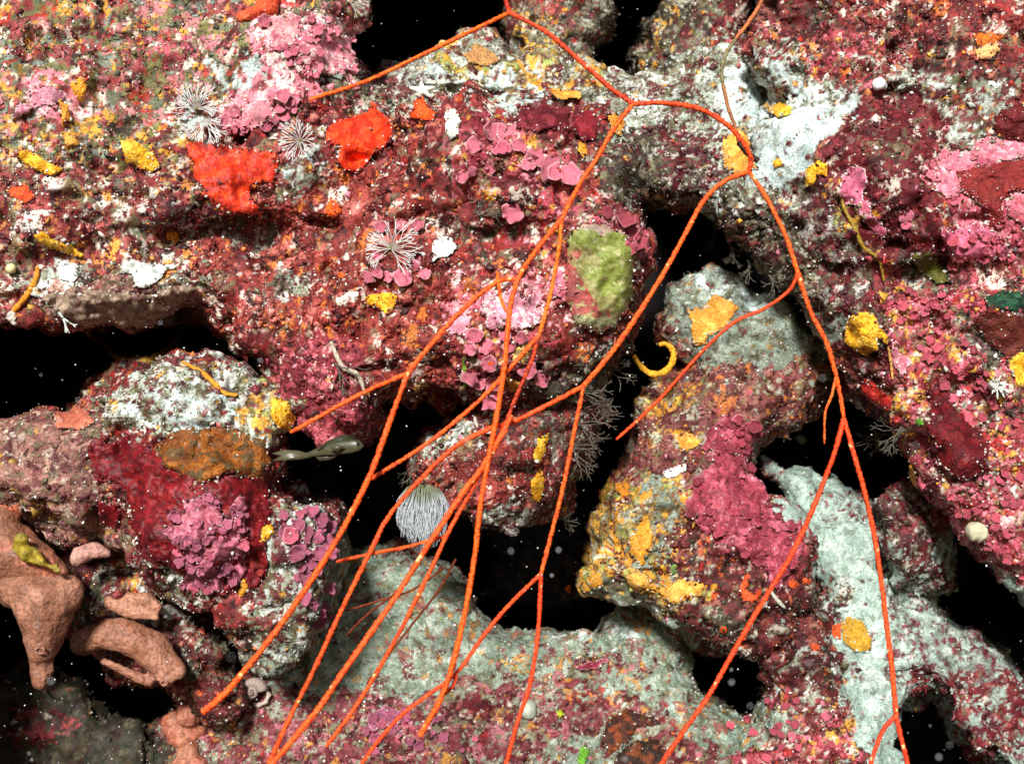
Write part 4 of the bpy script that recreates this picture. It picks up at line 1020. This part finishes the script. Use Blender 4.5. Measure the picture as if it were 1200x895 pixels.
def plates(label, items, tint, group="colonies of pink plate algae", name="plate_algae", tilt=.24, out=1.6):
    """items: (px, py, radius px)"""
    rg = random.Random(label)
    cx = sum(i[0] for i in items) / len(items); cy = sum(i[1] for i in items) / len(items)
    root = empty(name, spoint(cx, cy), label, "algae", group)
    for q, (x, y, r) in enumerate(items):
        p = spoint(x, y, (out + rg.uniform(0, 2.5)) * S)
        n = snormal(x, y) * .55 + Vector((0, -1, 0)) * .7 + Vector((0, 0, .25)) + Vector((rg.gauss(0, tilt), rg.gauss(0, tilt * .5), rg.gauss(0, tilt)))
        n.normalize()
        o = bpy.data.objects.new("plate", PM[tint if rg.random() > .12 else ('mid' if tint != 'mid' else 'light')][rg.randrange(9)])
        COL.objects.link(o)
        o.parent = root
        M = n.to_track_quat('Z', 'Y').to_matrix().to_4x4() @ Matrix.Rotation(rg.uniform(0, 6.28), 4, 'Z')
        k = 1.28 * r * S * (CAMD + p.y) / CAMD
        o.matrix_local = Matrix.Translation(p - root.location) @ M @ Matrix.Diagonal((k, k * rg.uniform(.8, 1), k * rg.uniform(.9, 1.5), 1))
    # scraps grown over the plates
    if len(items) > 5:
        rn = np.random.default_rng(len(items)); n = len(items) * 5
        k = rn.integers(0, len(items), n); A = np.array(items)
        ang = rn.uniform(0, 6.28, n); rr = A[k, 2] * rn.uniform(.6, 1.5, n)
        x, y = A[k, 0] + np.cos(ang) * rr, A[k, 1] + np.sin(ang) * rr
        p = P(x, y, surf(x, y) - (out + .6) * S)
        col = np.where((rn.random(n) < .55)[:, None], lin(TINTS[tint][0]), pick(zone_of(p), rn.random(n))) * rn.uniform(.6, 1.25, (n, 1))
        col[rn.random(n) < .08] = lin((214, 204, 190))
        N = rn.normal(0, .5, (n, 3)) + np.array([0, -1, .2]); N /= np.linalg.norm(N, axis=1)[:, None]
        V2, F2, C2 = instance(*T_FLAKE, p, frames(N, rn), np.clip(rn.gamma(1.6, .7, n), .6, 3)[:, None] * rn.uniform(.6, 1.3, (n, 3)) * S, col)
        o = tag(link("grown_scraps", mkmesh("grown_scraps", V2 - np.array(root.location), F2, [C2], smooth=False), M_FLAKE, root), kind="stuff")
    return root
def fill(poly, n, r0, r1, seed):
    rg = np.random.default_rng(seed)
    x0, x1, y0, y1 = bbox(poly)
    out = []
    tries = 0
    while len(out) < n and tries < 6000:
        tries += 1
        x, y = rg.uniform(x0, x1), rg.uniform(y0, y1)
        r = rg.uniform(r0, r1)
        if sdf(poly, np.array([x]), np.array([y]))[0] < 0:
            continue
        if any((x - a) ** 2 + (y - b) ** 2 < (.46 * (r + c)) ** 2 for a, b, c in out):
            continue
        out.append((x, y, r))
    return out
plates("pink plate algae circling the spreading white fan", [(428,326,9),(440,318,8),(452,325,7),(476,324,12),(488,312,11),(497,318,8),(487,268,10),(470,262,8),(450,268,9),(440,300,8)], 'light')
plates("pink plate algae cluster behind the central branch crossing", [(558,396,12),(548,408,9),(572,408,10),(556,440,13),(572,428,11),(578,446,12),(560,452,9),(568,470,15),(600,408,9),(622,432,12),(632,444,11),(612,398,9),(590,395,9),(584,460,9)], 'light')
plates("stacked pink plates at the top of the central rock", [(575,160,16),(592,152,14),(558,172,11),(606,170,11),(590,178,12),(628,182,13),(642,190,17),(620,196,10),(652,206,12),(540,206,9),(552,200,7),(575,195,9)], 'light')
plates("single pink shelf plate jutting out under the central rock's top", [(597,252,14)], 'light', out=7)
plates("tall curled pink plate standing at the right of the central rock top", [(664,205,15)], 'light', out=6)
plates("pink plates at the right shoulder above the green plate", [(735,254,13),(744,270,12),(749,290,13),(726,282,10),(736,292,9),(700,262,8),(686,270,7),(715,250,8)], 'rosy')
plates("pair of pink plates left of the green plate", [(664,334,12),(674,338,9),(656,340,7)], 'light')
plates("large magenta plate colony on the middle right rock", fill([(832,500),(850,486),(882,494),(892,512),(874,540),(892,570),(906,600),(936,618),(934,650),(912,690),(890,662),(860,642),(830,622),(804,602),(812,560),(842,540),(824,525)], 90, 3, 9, 3), 'mag', tilt=.5, out=5)
plates("lobed dusty pink plates on the dark red sponge", fill([(222,585),(248,578),(266,610),(280,580),(298,590),(288,620),(292,652),(272,694),(214,692),(206,644),(188,626)], 46, 3, 8, 4), 'dusty', out=8)
plates("dusty pink round plates on the right flank of the left rock", fill([(332,600),(352,592),(390,610),(396,660),(392,735),(368,740),(352,700),(338,650)], 40, 5, 12, 5), 'dusty')
plates("red disc plate beside the yellow fingers", [(296,662,15),(304,655,10)], 'red', group="colonies of red plate algae")
plates("pink plates at the upper right maroon face", [(1156,188,13),(1064,256,10),(1060,262,7),(1120,216,7),(1114,220,6)], 'light')
plates("small pink plates below the maroon patch", fill([(1095,270),(1180,255),(1185,310),(1110,315)], 26, 3, 8, 6), 'rosy')
plates("pink plates along the sloping right crust", fill([(1085,205),(1110,180),(1150,165),(1200,160),(1165,196),(1130,210),(1120,238)], 22, 4, 9, 7), 'light')
plates("pink plates running down the right rock", fill([(1045,335),(1110,340),(1140,420),(1120,450),(1060,440),(1040,390)], 26, 3, 7.5, 8), 'rosy')
plates("pink and red plates on the lower right rock face", fill([(1100,575),(1200,540),(1200,700),(1150,640)], 30, 3, 6.5, 9), 'rosy')
plates("pink plates near the pale anemone", fill([(1090,440),(1180,430),(1195,500),(1150,510)], 18, 3, 7, 10), 'rosy')
plates("pale pink plates at the top left", fill([(310,25),(345,15),(425,45),(415,85),(345,90)], 44, 3, 9, 11), 'light')
plates("pale pink plates between the white fans", fill([(262,140),(318,108),(370,105),(322,150),(275,156)], 18, 5, 10, 12), 'light')
plates("mauve plates on the bottom ledge", fill([(420,830),(500,815),(560,850),(560,890),(440,890)], 18, 3, 9, 16), 'dusty')
plates("deep pink plates at the bottom right of centre", fill([(850,850),(930,800),(985,850),(970,890),(860,890)], 22, 3, 7, 17), 'rosy')

# ------------------------------------------------------------------ feathery fans, twigs, strands
def fan_mesh(name, rad, a0, a1, n, seed, depth=4, col=(226, 224, 220), thick=.5, curve=.5):
    """a flat spray of forked threads in the local x (across), z (up) plane; a0..a1 in degrees; radius in px"""
    rg = random.Random(seed)
    VV, FF, k = [], [], 0
    def seg(p, ang, ln, r, lev, lift):
        nonlocal k
        m = 5
        pts = [p]
        for i in range(1, m):
            ang2 = ang + rg.uniform(-.12, .12)
            q = pts[-1] + np.array([math.sin(ang2), -lift * (1 - i / m) - .12, math.cos(ang2)]) * ln / (m - 1)
            pts.append(q); ang = ang2
        V, F = tube_arrays(np.array(pts) * S, np.linspace(r, r * .82, m) * S, 4, cap=False)
        VV.append(V); FF.append(F[0] + k); k += len(V)
        if lev > 0:
            sp = rg.uniform(.16, .30)
            for sg in (-1, 1):
                if rg.random() < .95:
                    seg(pts[-1], ang + sg * sp, ln * rg.uniform(.62, .86), r * .86, lev - 1, lift * .5)
    for i in range(n):
        a = math.radians(a0 + (a1 - a0) * (i + .5) / n + rg.uniform(-5, 5))
        seg(np.array([0., 0., 0.]), a, rad * rg.uniform(.24, .36), thick, depth - 1, curve)
    V = np.concatenate(VV); F = np.concatenate(FF)
    d = np.linalg.norm(V, axis=1)[:, None] / (rad * S)
    C = lin((150, 140, 126)) * (1 - np.clip(d * 1.6, 0, 1)) + lin(col) * np.clip(d * 1.6, 0, 1)
    return mkmesh(name, V, F, [C])
def fan(label, px, py, rad, sprays, seed, group="feathery white fans", name="feather_fan", cat="hydroid", out=5, col=(226, 224, 220), heart=True, **kw):
    root = empty(name, spoint(px, py, out * S), label, cat, group)
    k = (CAMD + root.location.y) / CAMD
    for i, (a0, a1, n, rr) in enumerate(sprays):
        o = link("spray", fan_mesh("spray", rr * k, a0, a1, n, seed + i, col=col, **kw), M_PALE, root)
    if heart:
        V2 = T_NODE[0] * np.array([3.2, 2.2, 2.6]) * S
        link("heart", mkmesh("heart", V2, T_NODE[1], [np.tile(lin((96, 92, 48)), (12, 1))]), M_FLAKE, root)
    return root
fan("upper of the paired white feathery fans at upper left", 231, 128, 27, [(-120, 115, 17, 33)], 1)
fan("lower of the paired white feathery fans, opening downward", 240, 140, 28, [(115, 240, 12, 35), (90, 120, 2, 22)], 2, heart=False)
fan("white starburst fan between the two red-orange sponges", 352, 165, 28, [(-160, 60, 13, 29), (80, 195, 7, 24)], 3)
fan("spreading white feathery fan in the middle of the red rock", 458, 291, 36, [(15, 155, 12, 44), (-75, -15, 5, 28), (225, 300, 6, 34)], 4)
fan("fluffy white tuft at the top edge by the dark hollow", 412, 6, 24, [(60, 150, 6, 24), (-40, 40, 4, 20)], 5, heart=False, col=(190, 186, 176))
# hanging brush of fine threads
def brush(label, px, py, w, h, n, seed):
    rg = random.Random(seed)
    y = float(surf(px, py)) - .012
    VV, FF, CC, k = [], [], [], 0
    for i in range(n):
        u = rg.uniform(-1, 1); dd = rg.uniform(-1, 1) * .006
        L = h * (1 - .35 * u * u) * rg.uniform(.7, 1.0)
        x0 = px + u * w * .45; pts = []; y1 = py - 8 + rg.uniform(-7, 9) * (1 - .4 * u * u)
        for t in np.linspace(0, 1, 7):
            pts.append((x0 + u * w * .28 * math.sin(t * 2.4) + 3.2 * math.sin(t * 8 + i * 1.7) * t, y1 + t * L, y + dd * (1 + t)))
        A = np.array(pts); V, F = tube_arrays(P(A[:, 0], A[:, 1], A[:, 2]), np.linspace(.55, .25, 7) * S, 3, cap=False)
        t = np.repeat(np.linspace(0, 1, 7), 3)[:, None]
        c = lin((120, 130, 84)) * np.clip(1 - 3 * t, 0, 1) + lin((206, 212, 216)) * np.clip(3 * t, 0, 1)
        VV.append(V); FF.append(F[0] + k); CC.append(c * rg.uniform(.7, 1.1)); k += len(V)
    me = mkmesh("hanging_brush", np.concatenate(VV), np.concatenate(FF), [np.concatenate(CC)])
    return tag(link("hanging_brush", me, M_PALE), label, "hydroid")
brush("grey-white brush of fine threads hanging under the central rock lobe", 496, 582, 42, 66, 420, 3)

def twig(label, px, py, ang, ln, seed, r=1.5, col=(176, 168, 150), lev=4, name="branching_bryozoan", group="pale branching bryozoans", out=.004, droop=.0, spread=.5, cat="bryozoan", stems=1):
    rg = random.Random(seed)
    y0 = float(surf(px, py)) - out
    VV, FF, CC, k = [], [], [], 0
    def seg(x, y, d, a, L, rr, lv):
        nonlocal k
        pts = [(x, y, d)]
        for i in range(4):
            a += rg.uniform(-.18, .18)
            x += math.sin(a) * L / 4; y -= math.cos(a) * L / 4 - droop; d -= rg.uniform(-.0012, .0016)
            pts.append((x, y, d))
        A = np.array(pts); V, F = tube_arrays(P(A[:, 0], A[:, 1], A[:, 2]), np.linspace(rr, rr * .75, 5) * S, 5)
        VV.append(V); FF.append((F, k)); CC.append(np.tile(lin(col) * rg.uniform(.7, 1.15), (len(V), 1))); k += len(V)
        if lv > 0:
            for sg in (-1, 1):
                if rg.random() < .92:
                    seg(x, y, d, a + sg * rg.uniform(.2, spread), L * rg.uniform(.6, .9), rr * .78, lv - 1)
    for b in range(stems):
        seg(px + b * 2.2 - stems, py + b * 1.5, y0 + b * .001, math.radians(ang + (b - stems / 2) * 22), ln * .34 * rg.uniform(.7, 1.1), r, lev - 1)
    F4 = np.concatenate([f[0] + kk for f, kk in FF]); F3 = np.concatenate([np.concatenate(f[1:]) + kk for f, kk in FF])
    return tag(link(name, mkmesh(name, np.concatenate(VV), [F4, F3], [np.concatenate(CC)]), M_PALE), label, cat, group)
twig("small white forked twig at the right end of the left hollow", 70, 366, 150, 36, 1, 1.8, (206, 214, 206))
TW = [(468,498,200,44,"grey twig hanging in the left part of the central hollow"),(480,510,190,70,"long pale twig drooping behind the two long branches"),(488,530,205,54,"pale twig beside the lower lobe's left end"),(462,520,160,40,"short grey twig above the black hollow"),
      (684,458,120,40,"pale twig sticking out right of the lower fork"),(690,478,110,38,"pinkish twig right of the hanging lobe"),(680,496,130,44,"drooping pale twig over the dark hollow's upper rim"),(668,520,140,40,"pale twig low on the hanging lobe's right flank"),(712,430,95,30,"short pale twig under the green plate"),(655,600,140,22,"tiny pale twig at the lobe's bottom tip"),
      (838,272,200,26,"greyish twig under the whip joint ledge"),(858,285,190,30,"greyish twig on the mossy overhang"),(880,305,200,26,"greyish twig right of the overhang"),(905,322,190,24,"small twig by the sloping crevice"),
      (1040,505,250,40,"fan of grey threads on the right rock above the hollow"),(1060,500,240,36,"second grey thread tuft beside the green scrap"),(1180,330,100,30,"grey twig beside the dark green frond"),(1182,480,100,40,"grey twig right of the pale anemone"),(395,425,170,44,"pale upright twig left of the branch fork"),(100,330,20,20,"tiny white twig by the white cushion"),(560,250,60,26,"thin twig on the central rock")]
for i, (x, y, a, L, lb) in enumerate(TW):
    twig(lb, x, y, a, L * 1.1, 20 + i, .95, (128, 92, 86) if 'pink' in lb else (98, 92, 80), lev=4, spread=.6, stems=4)

def strand(label, pts, r, col, name="sponge_strand", cat="sponge", out=4, taper=.6, group=None, mat=None, own=None, flat=1.0):
    A = catmull([(x, y, 0) for x, y in pts], 2.0)
    dep = lookup(DN, A[:, 0], A[:, 1]) - out * S if own is None else np.full(len(A), own)
    if own is None:
        for _ in range(6):
            dep = np.convolve(np.pad(dep, 4, mode='edge'), np.ones(9) / 9, 'valid')
    W = P(A[:, 0], A[:, 1], dep); n = len(W)
    t = np.linspace(-1, 1, n)
    rr = r * S * (1 - (1 - taper) * np.abs(t) ** 2) * (1 + .10 * np.sin(np.arange(n) * .9) + .06 * np.sin(np.arange(n) * 2.3))
    V, F = tube_arrays(W, rr, 10)
    C = np.tile(lin(col), (len(V), 1)) * (1 + .25 * vnoise(V, .005, 3))[:, None]
    return tag(link(name, mkmesh(name, V, F, [C]), mat or M_SPONGE), label, cat, group)
gs = "yellow sponge strands"
strand("curved ochre sponge rope sagging below the grey fold", [(104,393),(120,402),(134,417),(158,425),(182,420),(204,402),(213,384)], 5.0, (190,142,56), group=gs, out=8)
strand("thin yellow strand on the left middle rock", [(214,424),(236,436),(252,450),(262,460),(278,463)], 2.8, (226,146,40), group=gs)
strand("orange-yellow strand at the left edge by the hollow", [(-6,382),(14,366),(32,345),(42,326),(44,312)], 3.4, (222,140,40), group=gs)
strand("curled yellow loop in the dark gap right of the big branch", [(742,416),(752,430),(764,438),(778,436),(788,424),(788,410),(780,403),(772,404)], 4.2, (226,160,40), group=gs, own=.035)
strand("olive string running down from the pink margin crust", [(984,226),(990,246),(1002,268),(1012,290),(1030,304),(1036,330)], 2.4, (156,126,46), group=gs)
strand("yellow strand along the left edge of the pink tongue", [(1040,402),(1044,425),(1046,445)], 1.6, (206,150,80), group=gs)
strand("pale worm tube curling beneath the central plates", [(556,488),(560,500),(574,506),(580,494)], 2.6, (206,190,176), name="worm_tube", cat="worm tube", out=7)
strand("thin brown thread in the lower right hollow", [(868,802),(878,808),(890,806),(904,812),(920,808)], 1.0, (150,116,84), name="worm_thread", cat="worm", out=6)
strand("pale forked root under the whip in the red rock", [(388,400),(396,420),(404,432),(420,440),(428,462)], 3.0, (196,184,162), name="worm_tube", cat="worm tube", out=4)
strand("white worm tube on the dark rock left of the slope", [(903,692),(910,702),(920,712)], 2.6, (206,204,186), name="worm_tube", cat="worm tube", out=4)
dim = empty("sea_whip", P(540, 650, .01), "dim brown sea whip strands deep behind the long branches", "coral", None)
for pts in ([(534,655),(515,690),(480,735),(430,800)], [(520,665),(485,690),(440,705),(405,715)], [(470,690),(430,720),(405,745)]):
    A = z(pts, 5, 25)
    whip_branch(dim, A, 2.6, 2.2, (120, 52, 28), (90, 36, 22), seed=90).matrix_parent_inverse = Matrix.Translation(-dim.location)

# ------------------------------------------------------------------ soft bodies: blobs joined into one skin
def blob(name, label, cat, balls, col, own=None, vox=.0011, out=0., group=None, noise=.0006, mat=None, smooth=10, col2=None):
    """balls: (px, py, radius px, lift px[, stretch y]) joined where they touch"""
    VV, FF, k = [], [], 0
    iv, f0 = ico()
    # one round of subdivision
    v = list(map(tuple, iv)); f1 = []; cache = {}
    def midp(a, b):
        key = (min(a, b), max(a, b))
        if key not in cache:
            m = np.array(v[a]) + np.array(v[b]); m /= np.linalg.norm(m); v.append(tuple(m)); cache[key] = len(v) - 1
        return cache[key]
    for a, b, c in f0:
        x, y, q = midp(a, b), midp(b, c), midp(c, a)
        f1 += [(a, x, q), (b, y, x), (c, q, y), (x, y, q)]
    sv = np.array(v); f1 = np.array(f1)
    for bl in balls:
        x, y, r, lift = bl[:4]
        d = (float(surf(x, y)) if own is None else own) - lift * S
        c = P(x, y, d)
        VV.append(sv * r * S * (CAMD + d) / CAMD + c); FF.append(f1 + k); k += len(sv)
    me = mkmesh(name, np.concatenate(VV), np.concatenate(FF))
    ob = link(name, me)
    md = ob.modifiers.new("r", 'REMESH'); md.mode = 'VOXEL'; md.voxel_size = vox
    ms = ob.modifiers.new("s", 'SMOOTH'); ms.iterations = smooth; ms.factor = .5
    ev = ob.evaluated_get(bpy.context.evaluated_depsgraph_get()); m2 = ev.to_mesh()
    n = len(m2.vertices)
    V = np.empty(n * 3, np.float32); m2.vertices.foreach_get("co", V); V = V.reshape(-1, 3).astype(float)
    Nn = np.empty(n * 3, np.float32); m2.vertices.foreach_get("normal", Nn); Nn = Nn.reshape(-1, 3).astype(float)
    q = np.empty(len(m2.loops), np.int32); m2.loops.foreach_get("vertex_index", q); F = q.reshape(-1, 4)
    ev.to_mesh_clear(); bpy.data.objects.remove(ob); bpy.data.meshes.remove(me)
    V = V + Nn * (vnoise(V, .010, 5) * noise * 2.2 - np.abs(vnoise(V * [1.6, 1, .7], .007, 55)) * noise * 2.0 + vnoise(V, .003, 6) * noise * .6)[:, None]
    C = np.tile(lin(col), (n, 1))
    if col2:
        m = np.clip(vnoise(V, .009, 8) * 1.6 + .1, 0, 1)[:, None]
        C = C * (1 - m) + lin(col2) * m
    C = C * (1 + .18 * vnoise(V, .005, 7) + .1 * vnoise(V, .002, 9))[:, None]
    o = link(name, mkmesh(name, V, F, [C]), mat or M_FLESH)
    return tag(o, label, cat, group)

def chain(pts, n):
    """pts (px,py,r,lift) interpolated into overlapping balls"""
    A = np.array(pts, float); t = np.linspace(0, len(A) - 1, n); i = np.minimum(t.astype(int), len(A) - 2); f = (t - i)[:, None]
    return [tuple(r) for r in A[i] * (1 - f) + A[i + 1] * f]
TAN, TAN2 = (136, 90, 68), (164, 114, 92)
gt = "tan fleshy sponges"
def oscule(parent, px, py, r, d):
    th = np.linspace(0, 2 * np.pi, 19)
    k = (CAMD + d) / CAMD * S
    ring = np.stack([np.cos(th) * r * k, np.zeros(19), np.sin(th) * r * .7 * k], 1) + P(px, py, d)
    V, F = tube_arrays(ring, np.full(19, r * .2 * k) * (1 + .4 * np.sin(th * 3)), 6, cap=False)
    link("oscule", mkmesh("oscule", V, F[0], [np.tile(lin((160, 112, 92)), (len(V), 1))]), M_SPONGE, parent)
a = blob("hanging_sponge", "tan sponge hanging down to a finger tip at the left edge", "sponge",
     chain([(20,690,26,0),(50,700,34,2),(80,692,18,0)], 8) + chain([(45,700,34,4),(50,735,26,6),(48,762,17,8)], 9) + chain([(48,766,13.5,4),(50,785,13.2,3),(49,798,12.5,2)], 9) + chain([(70,700,26,0),(62,740,16,-6),(60,760,9,-8)], 6), TAN, own=-.03, col2=TAN2, group=gt)
oscule(a, 47, 762, 5, -.044)
blob("fleshy_sponge", "tan swollen sponge above the hanging one at the left edge", "sponge", chain([(-30,640,38,0),(10,645,36,0),(40,660,26,2),(66,672,14,0)], 10) + [(0,612,24,0)], TAN, own=-.028, col2=(176,106,84), group=gt)
b = blob("fleshy_sponge", "long tan sponge with two pores beneath the dark red sponge", "sponge",
     chain([(98,752,16,0),(125,742,20,2),(155,748,22,3),(180,770,18,3),(194,796,10,4)], 16) + chain([(150,740,18,0),(185,760,18,0),(208,785,12,0)], 9) + chain([(122,775,7,2),(150,788,8,1),(176,798,7,1)], 8), (142,94,72), own=.004, col2=TAN2, group=gt)
oscule(b, 100, 752, 4, -.0055); oscule(b, 192, 800, 4, -.004)
blob("fleshy_sponge", "small tan folded sponge above the long one", "sponge", chain([(130,706,10,0),(155,716,10,2),(182,724,7,2)], 8) + chain([(150,700,9,0),(172,702,10,1),(186,712,6,0)], 7), (166,116,92), own=.000, col2=TAN2, group=gt)
blob("fleshy_sponge", "little pinkish tan sponge right of the yellow-green frill", "sponge", chain([(92,652,12,0),(108,646,12,2),(124,648,8,0)], 7), (176,128,116), own=-.012, col2=(190,146,130), group=gt)
blob("fleshy_sponge", "salmon lumpy sponge at the bottom left of the ledge", "sponge", [(205,845,17,0),(222,838,16,2),(228,855,14,2),(212,862,16,2),(200,855,12,0),(222,880,16,0),(215,900,18,0),(235,895,12,0)], (152,86,66), col2=(166,110,86), group=gt, noise=.001)
blob("yellow_frill", "yellow-green frill between the tan sponges", "sponge", chain([(24,640,6,0),(36,650,9,2),(56,662,7,0),(70,668,4,0)], 8) + [(26,632,7,2)], (150,128,40), own=-.044, col2=(110,112,58), group=gt, noise=.0015)
blob("sponge_ball", "red-orange ball at the top left edge", "sponge", chain([(282,20,7,0),(298,16,9,2)], 4) + [(312,10,15,4), (320,0,9,2)], (226,84,48), col2=(236,110,66), mat=M_SPONGE, noise=.0003)
# round white and pale things
for x, y, r, lb, c, nm, ct in [(1031,99,9,"bright white ball at the edge of the maroon patch",(236,238,236),"sponge_ball","sponge"),(1145,622,13,"pale cream ball on the lower right rock",(206,200,166),"sponge_ball","sponge"),
        (629,540,4.5,"tiny white ball on the yellow sponge of the hanging lobe",(236,236,232),"sponge_ball","sponge"),
        (618,830,11,"pale round pebble on the bottom ledge right of a branch",(198,206,188),"pebble","pebble"),(938,514,7,"white chip on the rim of the right hollow",(214,226,214),"pebble","pebble"),
        (355,25,4,"tiny white bead at the top hollow edge",(226,226,220),"sponge_ball","sponge"),(13,314,6,"yellow-white bead at the left edge",(232,220,160),"sponge_ball","sponge")]:
    blob(nm, lb, ct, [(x, y, r, r * .6), (x + r * .3, y + r * .25, r * .8, r * .4)], tuple(v * .92 for v in c), mat=M_PALE, noise=.0007, vox=.0008, smooth=4)
# pale anemone: column with a crown of short tentacles
an = empty("sea_anemone", spoint(1164, 452), "pale fluffy round anemone at the right edge", "anemone")
bb = blob("column", None, None, [(1164,452,9,5),(1164,450,7,10)], (206,208,200), mat=M_PALE, smooth=4)
bb.parent = an; bb.matrix_parent_inverse = Matrix.Translation(-an.location)
rg = random.Random(4)
for i in range(34):
    a = rg.uniform(0, 6.28); e = rg.uniform(.2, 1.0)
    d0 = np.array([math.cos(a) * e, -.9 * math.sqrt(max(0, 1.05 - e * e)), math.sin(a) * e])
    base = np.array([0, -10 * S, 0])
    path = np.array([base + d0 * t * S for t in (4, 8, 12, 15)]) + [[0, 0, 0], [0, 0, 0], [0, 0, -.0003], [0, 0, -.001]]
    V, F = tube_arrays(path, np.array([1.5, 1.4, 1.1, .6]) * S, 5)
    link("tentacle", mkmesh("tentacle", V, F, [np.tile(lin((214, 216, 206)), (len(V), 1))]), M_PALE, an)
# little white sea star
st = empty("sea_star", spoint(495, 106, 5 * S), "small white sea star above the orange tuft", "sea star")
for i, a in enumerate((20, 95, 165, 230, 310)):
    a = math.radians(a)
    path = np.array([[math.cos(a) * t * S, -2 * S * (1 - t / 14), math.sin(a) * t * S * .7] for t in (0, 4, 8, 12, 15)])
    V, F = tube_arrays(path, np.array([4.2, 3.6, 2.8, 2.0, .9]) * S, 7)
    link("arm", mkmesh("arm", V, F, [np.tile(lin((232, 230, 222)), (len(V), 1))]), M_PALE, st)
# grey snail shell tucked under the left rock
sn = empty("snail_shell", spoint(296, 808, 2 * S), "grey snail shell tucked below the pink round plates", "shell")
th = np.linspace(0, 2 * np.pi * 2.4, 90); rr = 15 * np.exp(-th * .14)
path = np.stack([np.cos(th) * rr * .8, -th * 1.1, np.sin(th) * rr * .8], 1) * S
V, F = tube_arrays(path, rr * .52 * S, 12)
C = np.tile(lin((150, 132, 122)), (len(V), 1)) * (1 + .3 * np.sin(np.arange(len(V)) * .26))[:, None]
link("whorl", mkmesh("whorl", V, F, [C]), M_PALE, sn)
blob("shell_lip", None, None, [(312, 806, 6, 8), (316, 814, 5, 7), (312, 822, 5, 6), (304, 826, 4, 6)], (176, 158, 146), mat=M_PALE).parent = sn
bpy.data.objects["shell_lip"].matrix_parent_inverse = Matrix.Translation(-sn.location)

# ------------------------------------------------------------------ small fish in the hollow
def fish():
    root = empty("fish", P(390, 524, -.03), "small olive-grey fish facing right in the dark hollow", "fish")
    n, K = 22, 14
    t = np.linspace(0, 1, n)
    cx = 356 + 70 * t; cy = 534 - 12 * t - 5 * np.sin(t * np.pi) * .6
    hh = np.interp(t, [0, .1, .3, .55, .8, .92, .98, 1], [2.8, 3.4, 5.8, 8.6, 8.2, 6.2, 3.6, .6])
    dep = -.026 - .006 * t
    th = np.arange(K) / K * 2 * np.pi
    V, C = [], []
    for i in range(n):
        c = P(cx[i], cy[i], dep[i]); k = S * 1.01
        ring = c + np.stack([np.sin(th) * hh[i] * k * .12, -np.cos(th) * hh[i] * k * .5, np.sin(th) * hh[i] * k], 1)
        V.append(ring)
        up = np.clip(.5 + .5 * np.sin(th), 0, 1)[:, None]
        C.append(lin((84, 78, 56)) * (1 - up) + lin((50, 54, 34)) * up)
    V = np.concatenate(V); C = np.concatenate(C) * (1 + .25 * vnoise(V, .003, 3))[:, None]
    idx = np.arange(n * K).reshape(n, K); nx = np.roll(idx, -1, 1)
    F = np.stack([idx[:-1].ravel(), idx[1:].ravel(), nx[1:].ravel(), nx[:-1].ravel()], 1)
    inv = Matrix.Translation(-root.location)
    def part(nm, V, F, c, m=M_FISH):
        o = link(nm, mkmesh(nm, V, F, c), m, root); o.matrix_parent_inverse = inv; return o
    part("body", V, F, [C])
    def fin(nm, pts, d, c):
        A = np.array(pts, float); m = len(A)
        Vf = np.concatenate([P(A[:, 0], A[:, 1], np.full(m, d)), P(A[:, 0], A[:, 1], np.full(m, d + .0006))])
        Ff = [(0, i, i + 1) for i in range(1, m - 1)] + [(m, m + i + 1, m + i) for i in range(1, m - 1)] + [q for i in range(m) for q in ((i, m + i, (i + 1) % m), ((i + 1) % m, m + i, m + (i + 1) % m))]
        part(nm, Vf, np.array(Ff), [np.tile(lin(c), (2 * m, 1))])
    fin("tail_fin", [(364,532),(350,528),(334,527),(318,531),(330,534),(318,540),(336,539),(352,538),(364,536)], -.0270, (84,80,58))
    fin("dorsal_fin", [(372,528),(382,517),(402,509),(418,511),(414,515),(392,521)], -.0295, (52,52,36))
    fin("anal_fin", [(370,535),(388,535),(398,533),(386,539),(374,540)], -.0285, (70,64,50))
    fin("pectoral_fin", [(404,523),(394,521),(386,525),(394,529)], -.0352, (74,68,48))
    ev = P(419, 519, -.0345)
    v2, f2 = ico()
    part("eye", v2 * 1.9 * S + ev, f2, [np.tile(lin((30, 28, 24)), (12, 1))])
fish()

# ------------------------------------------------------------------ drifting specks in the water
rg = np.random.default_rng(12)
N = 2600
px = rg.uniform(-60, 1260, N); py = rg.uniform(-60, 955, N)
dd = lookup(DM, px, py)
dep = np.where(rg.random(N) < .6, dd - rg.uniform(.004, .05, N), rg.uniform(-.16, .05, N))
dep = np.minimum(dep, dd - .003)
dep[:150] = rg.uniform(-.5, -.28, 150)
sz = np.clip(rg.gamma(2.2, .26, N), .25, 2.0) * S
sz[:150] = rg.uniform(.4, 1.0, 150) * S
nn = rg.normal(size=(N, 3)); nn /= np.linalg.norm(nn, axis=1)[:, None]
V2, F2, C2 = instance(*T_GRAIN, P(px, py, dep), frames(nn, rg), sz, np.tile(lin((240, 240, 240)), (N, 1)))
snow = link("marine_snow", mkmesh("marine_snow", V2, F2, [C2]), M_PALE)
tag(snow, "fine white specks drifting in the water", "specks", None, "stuff")
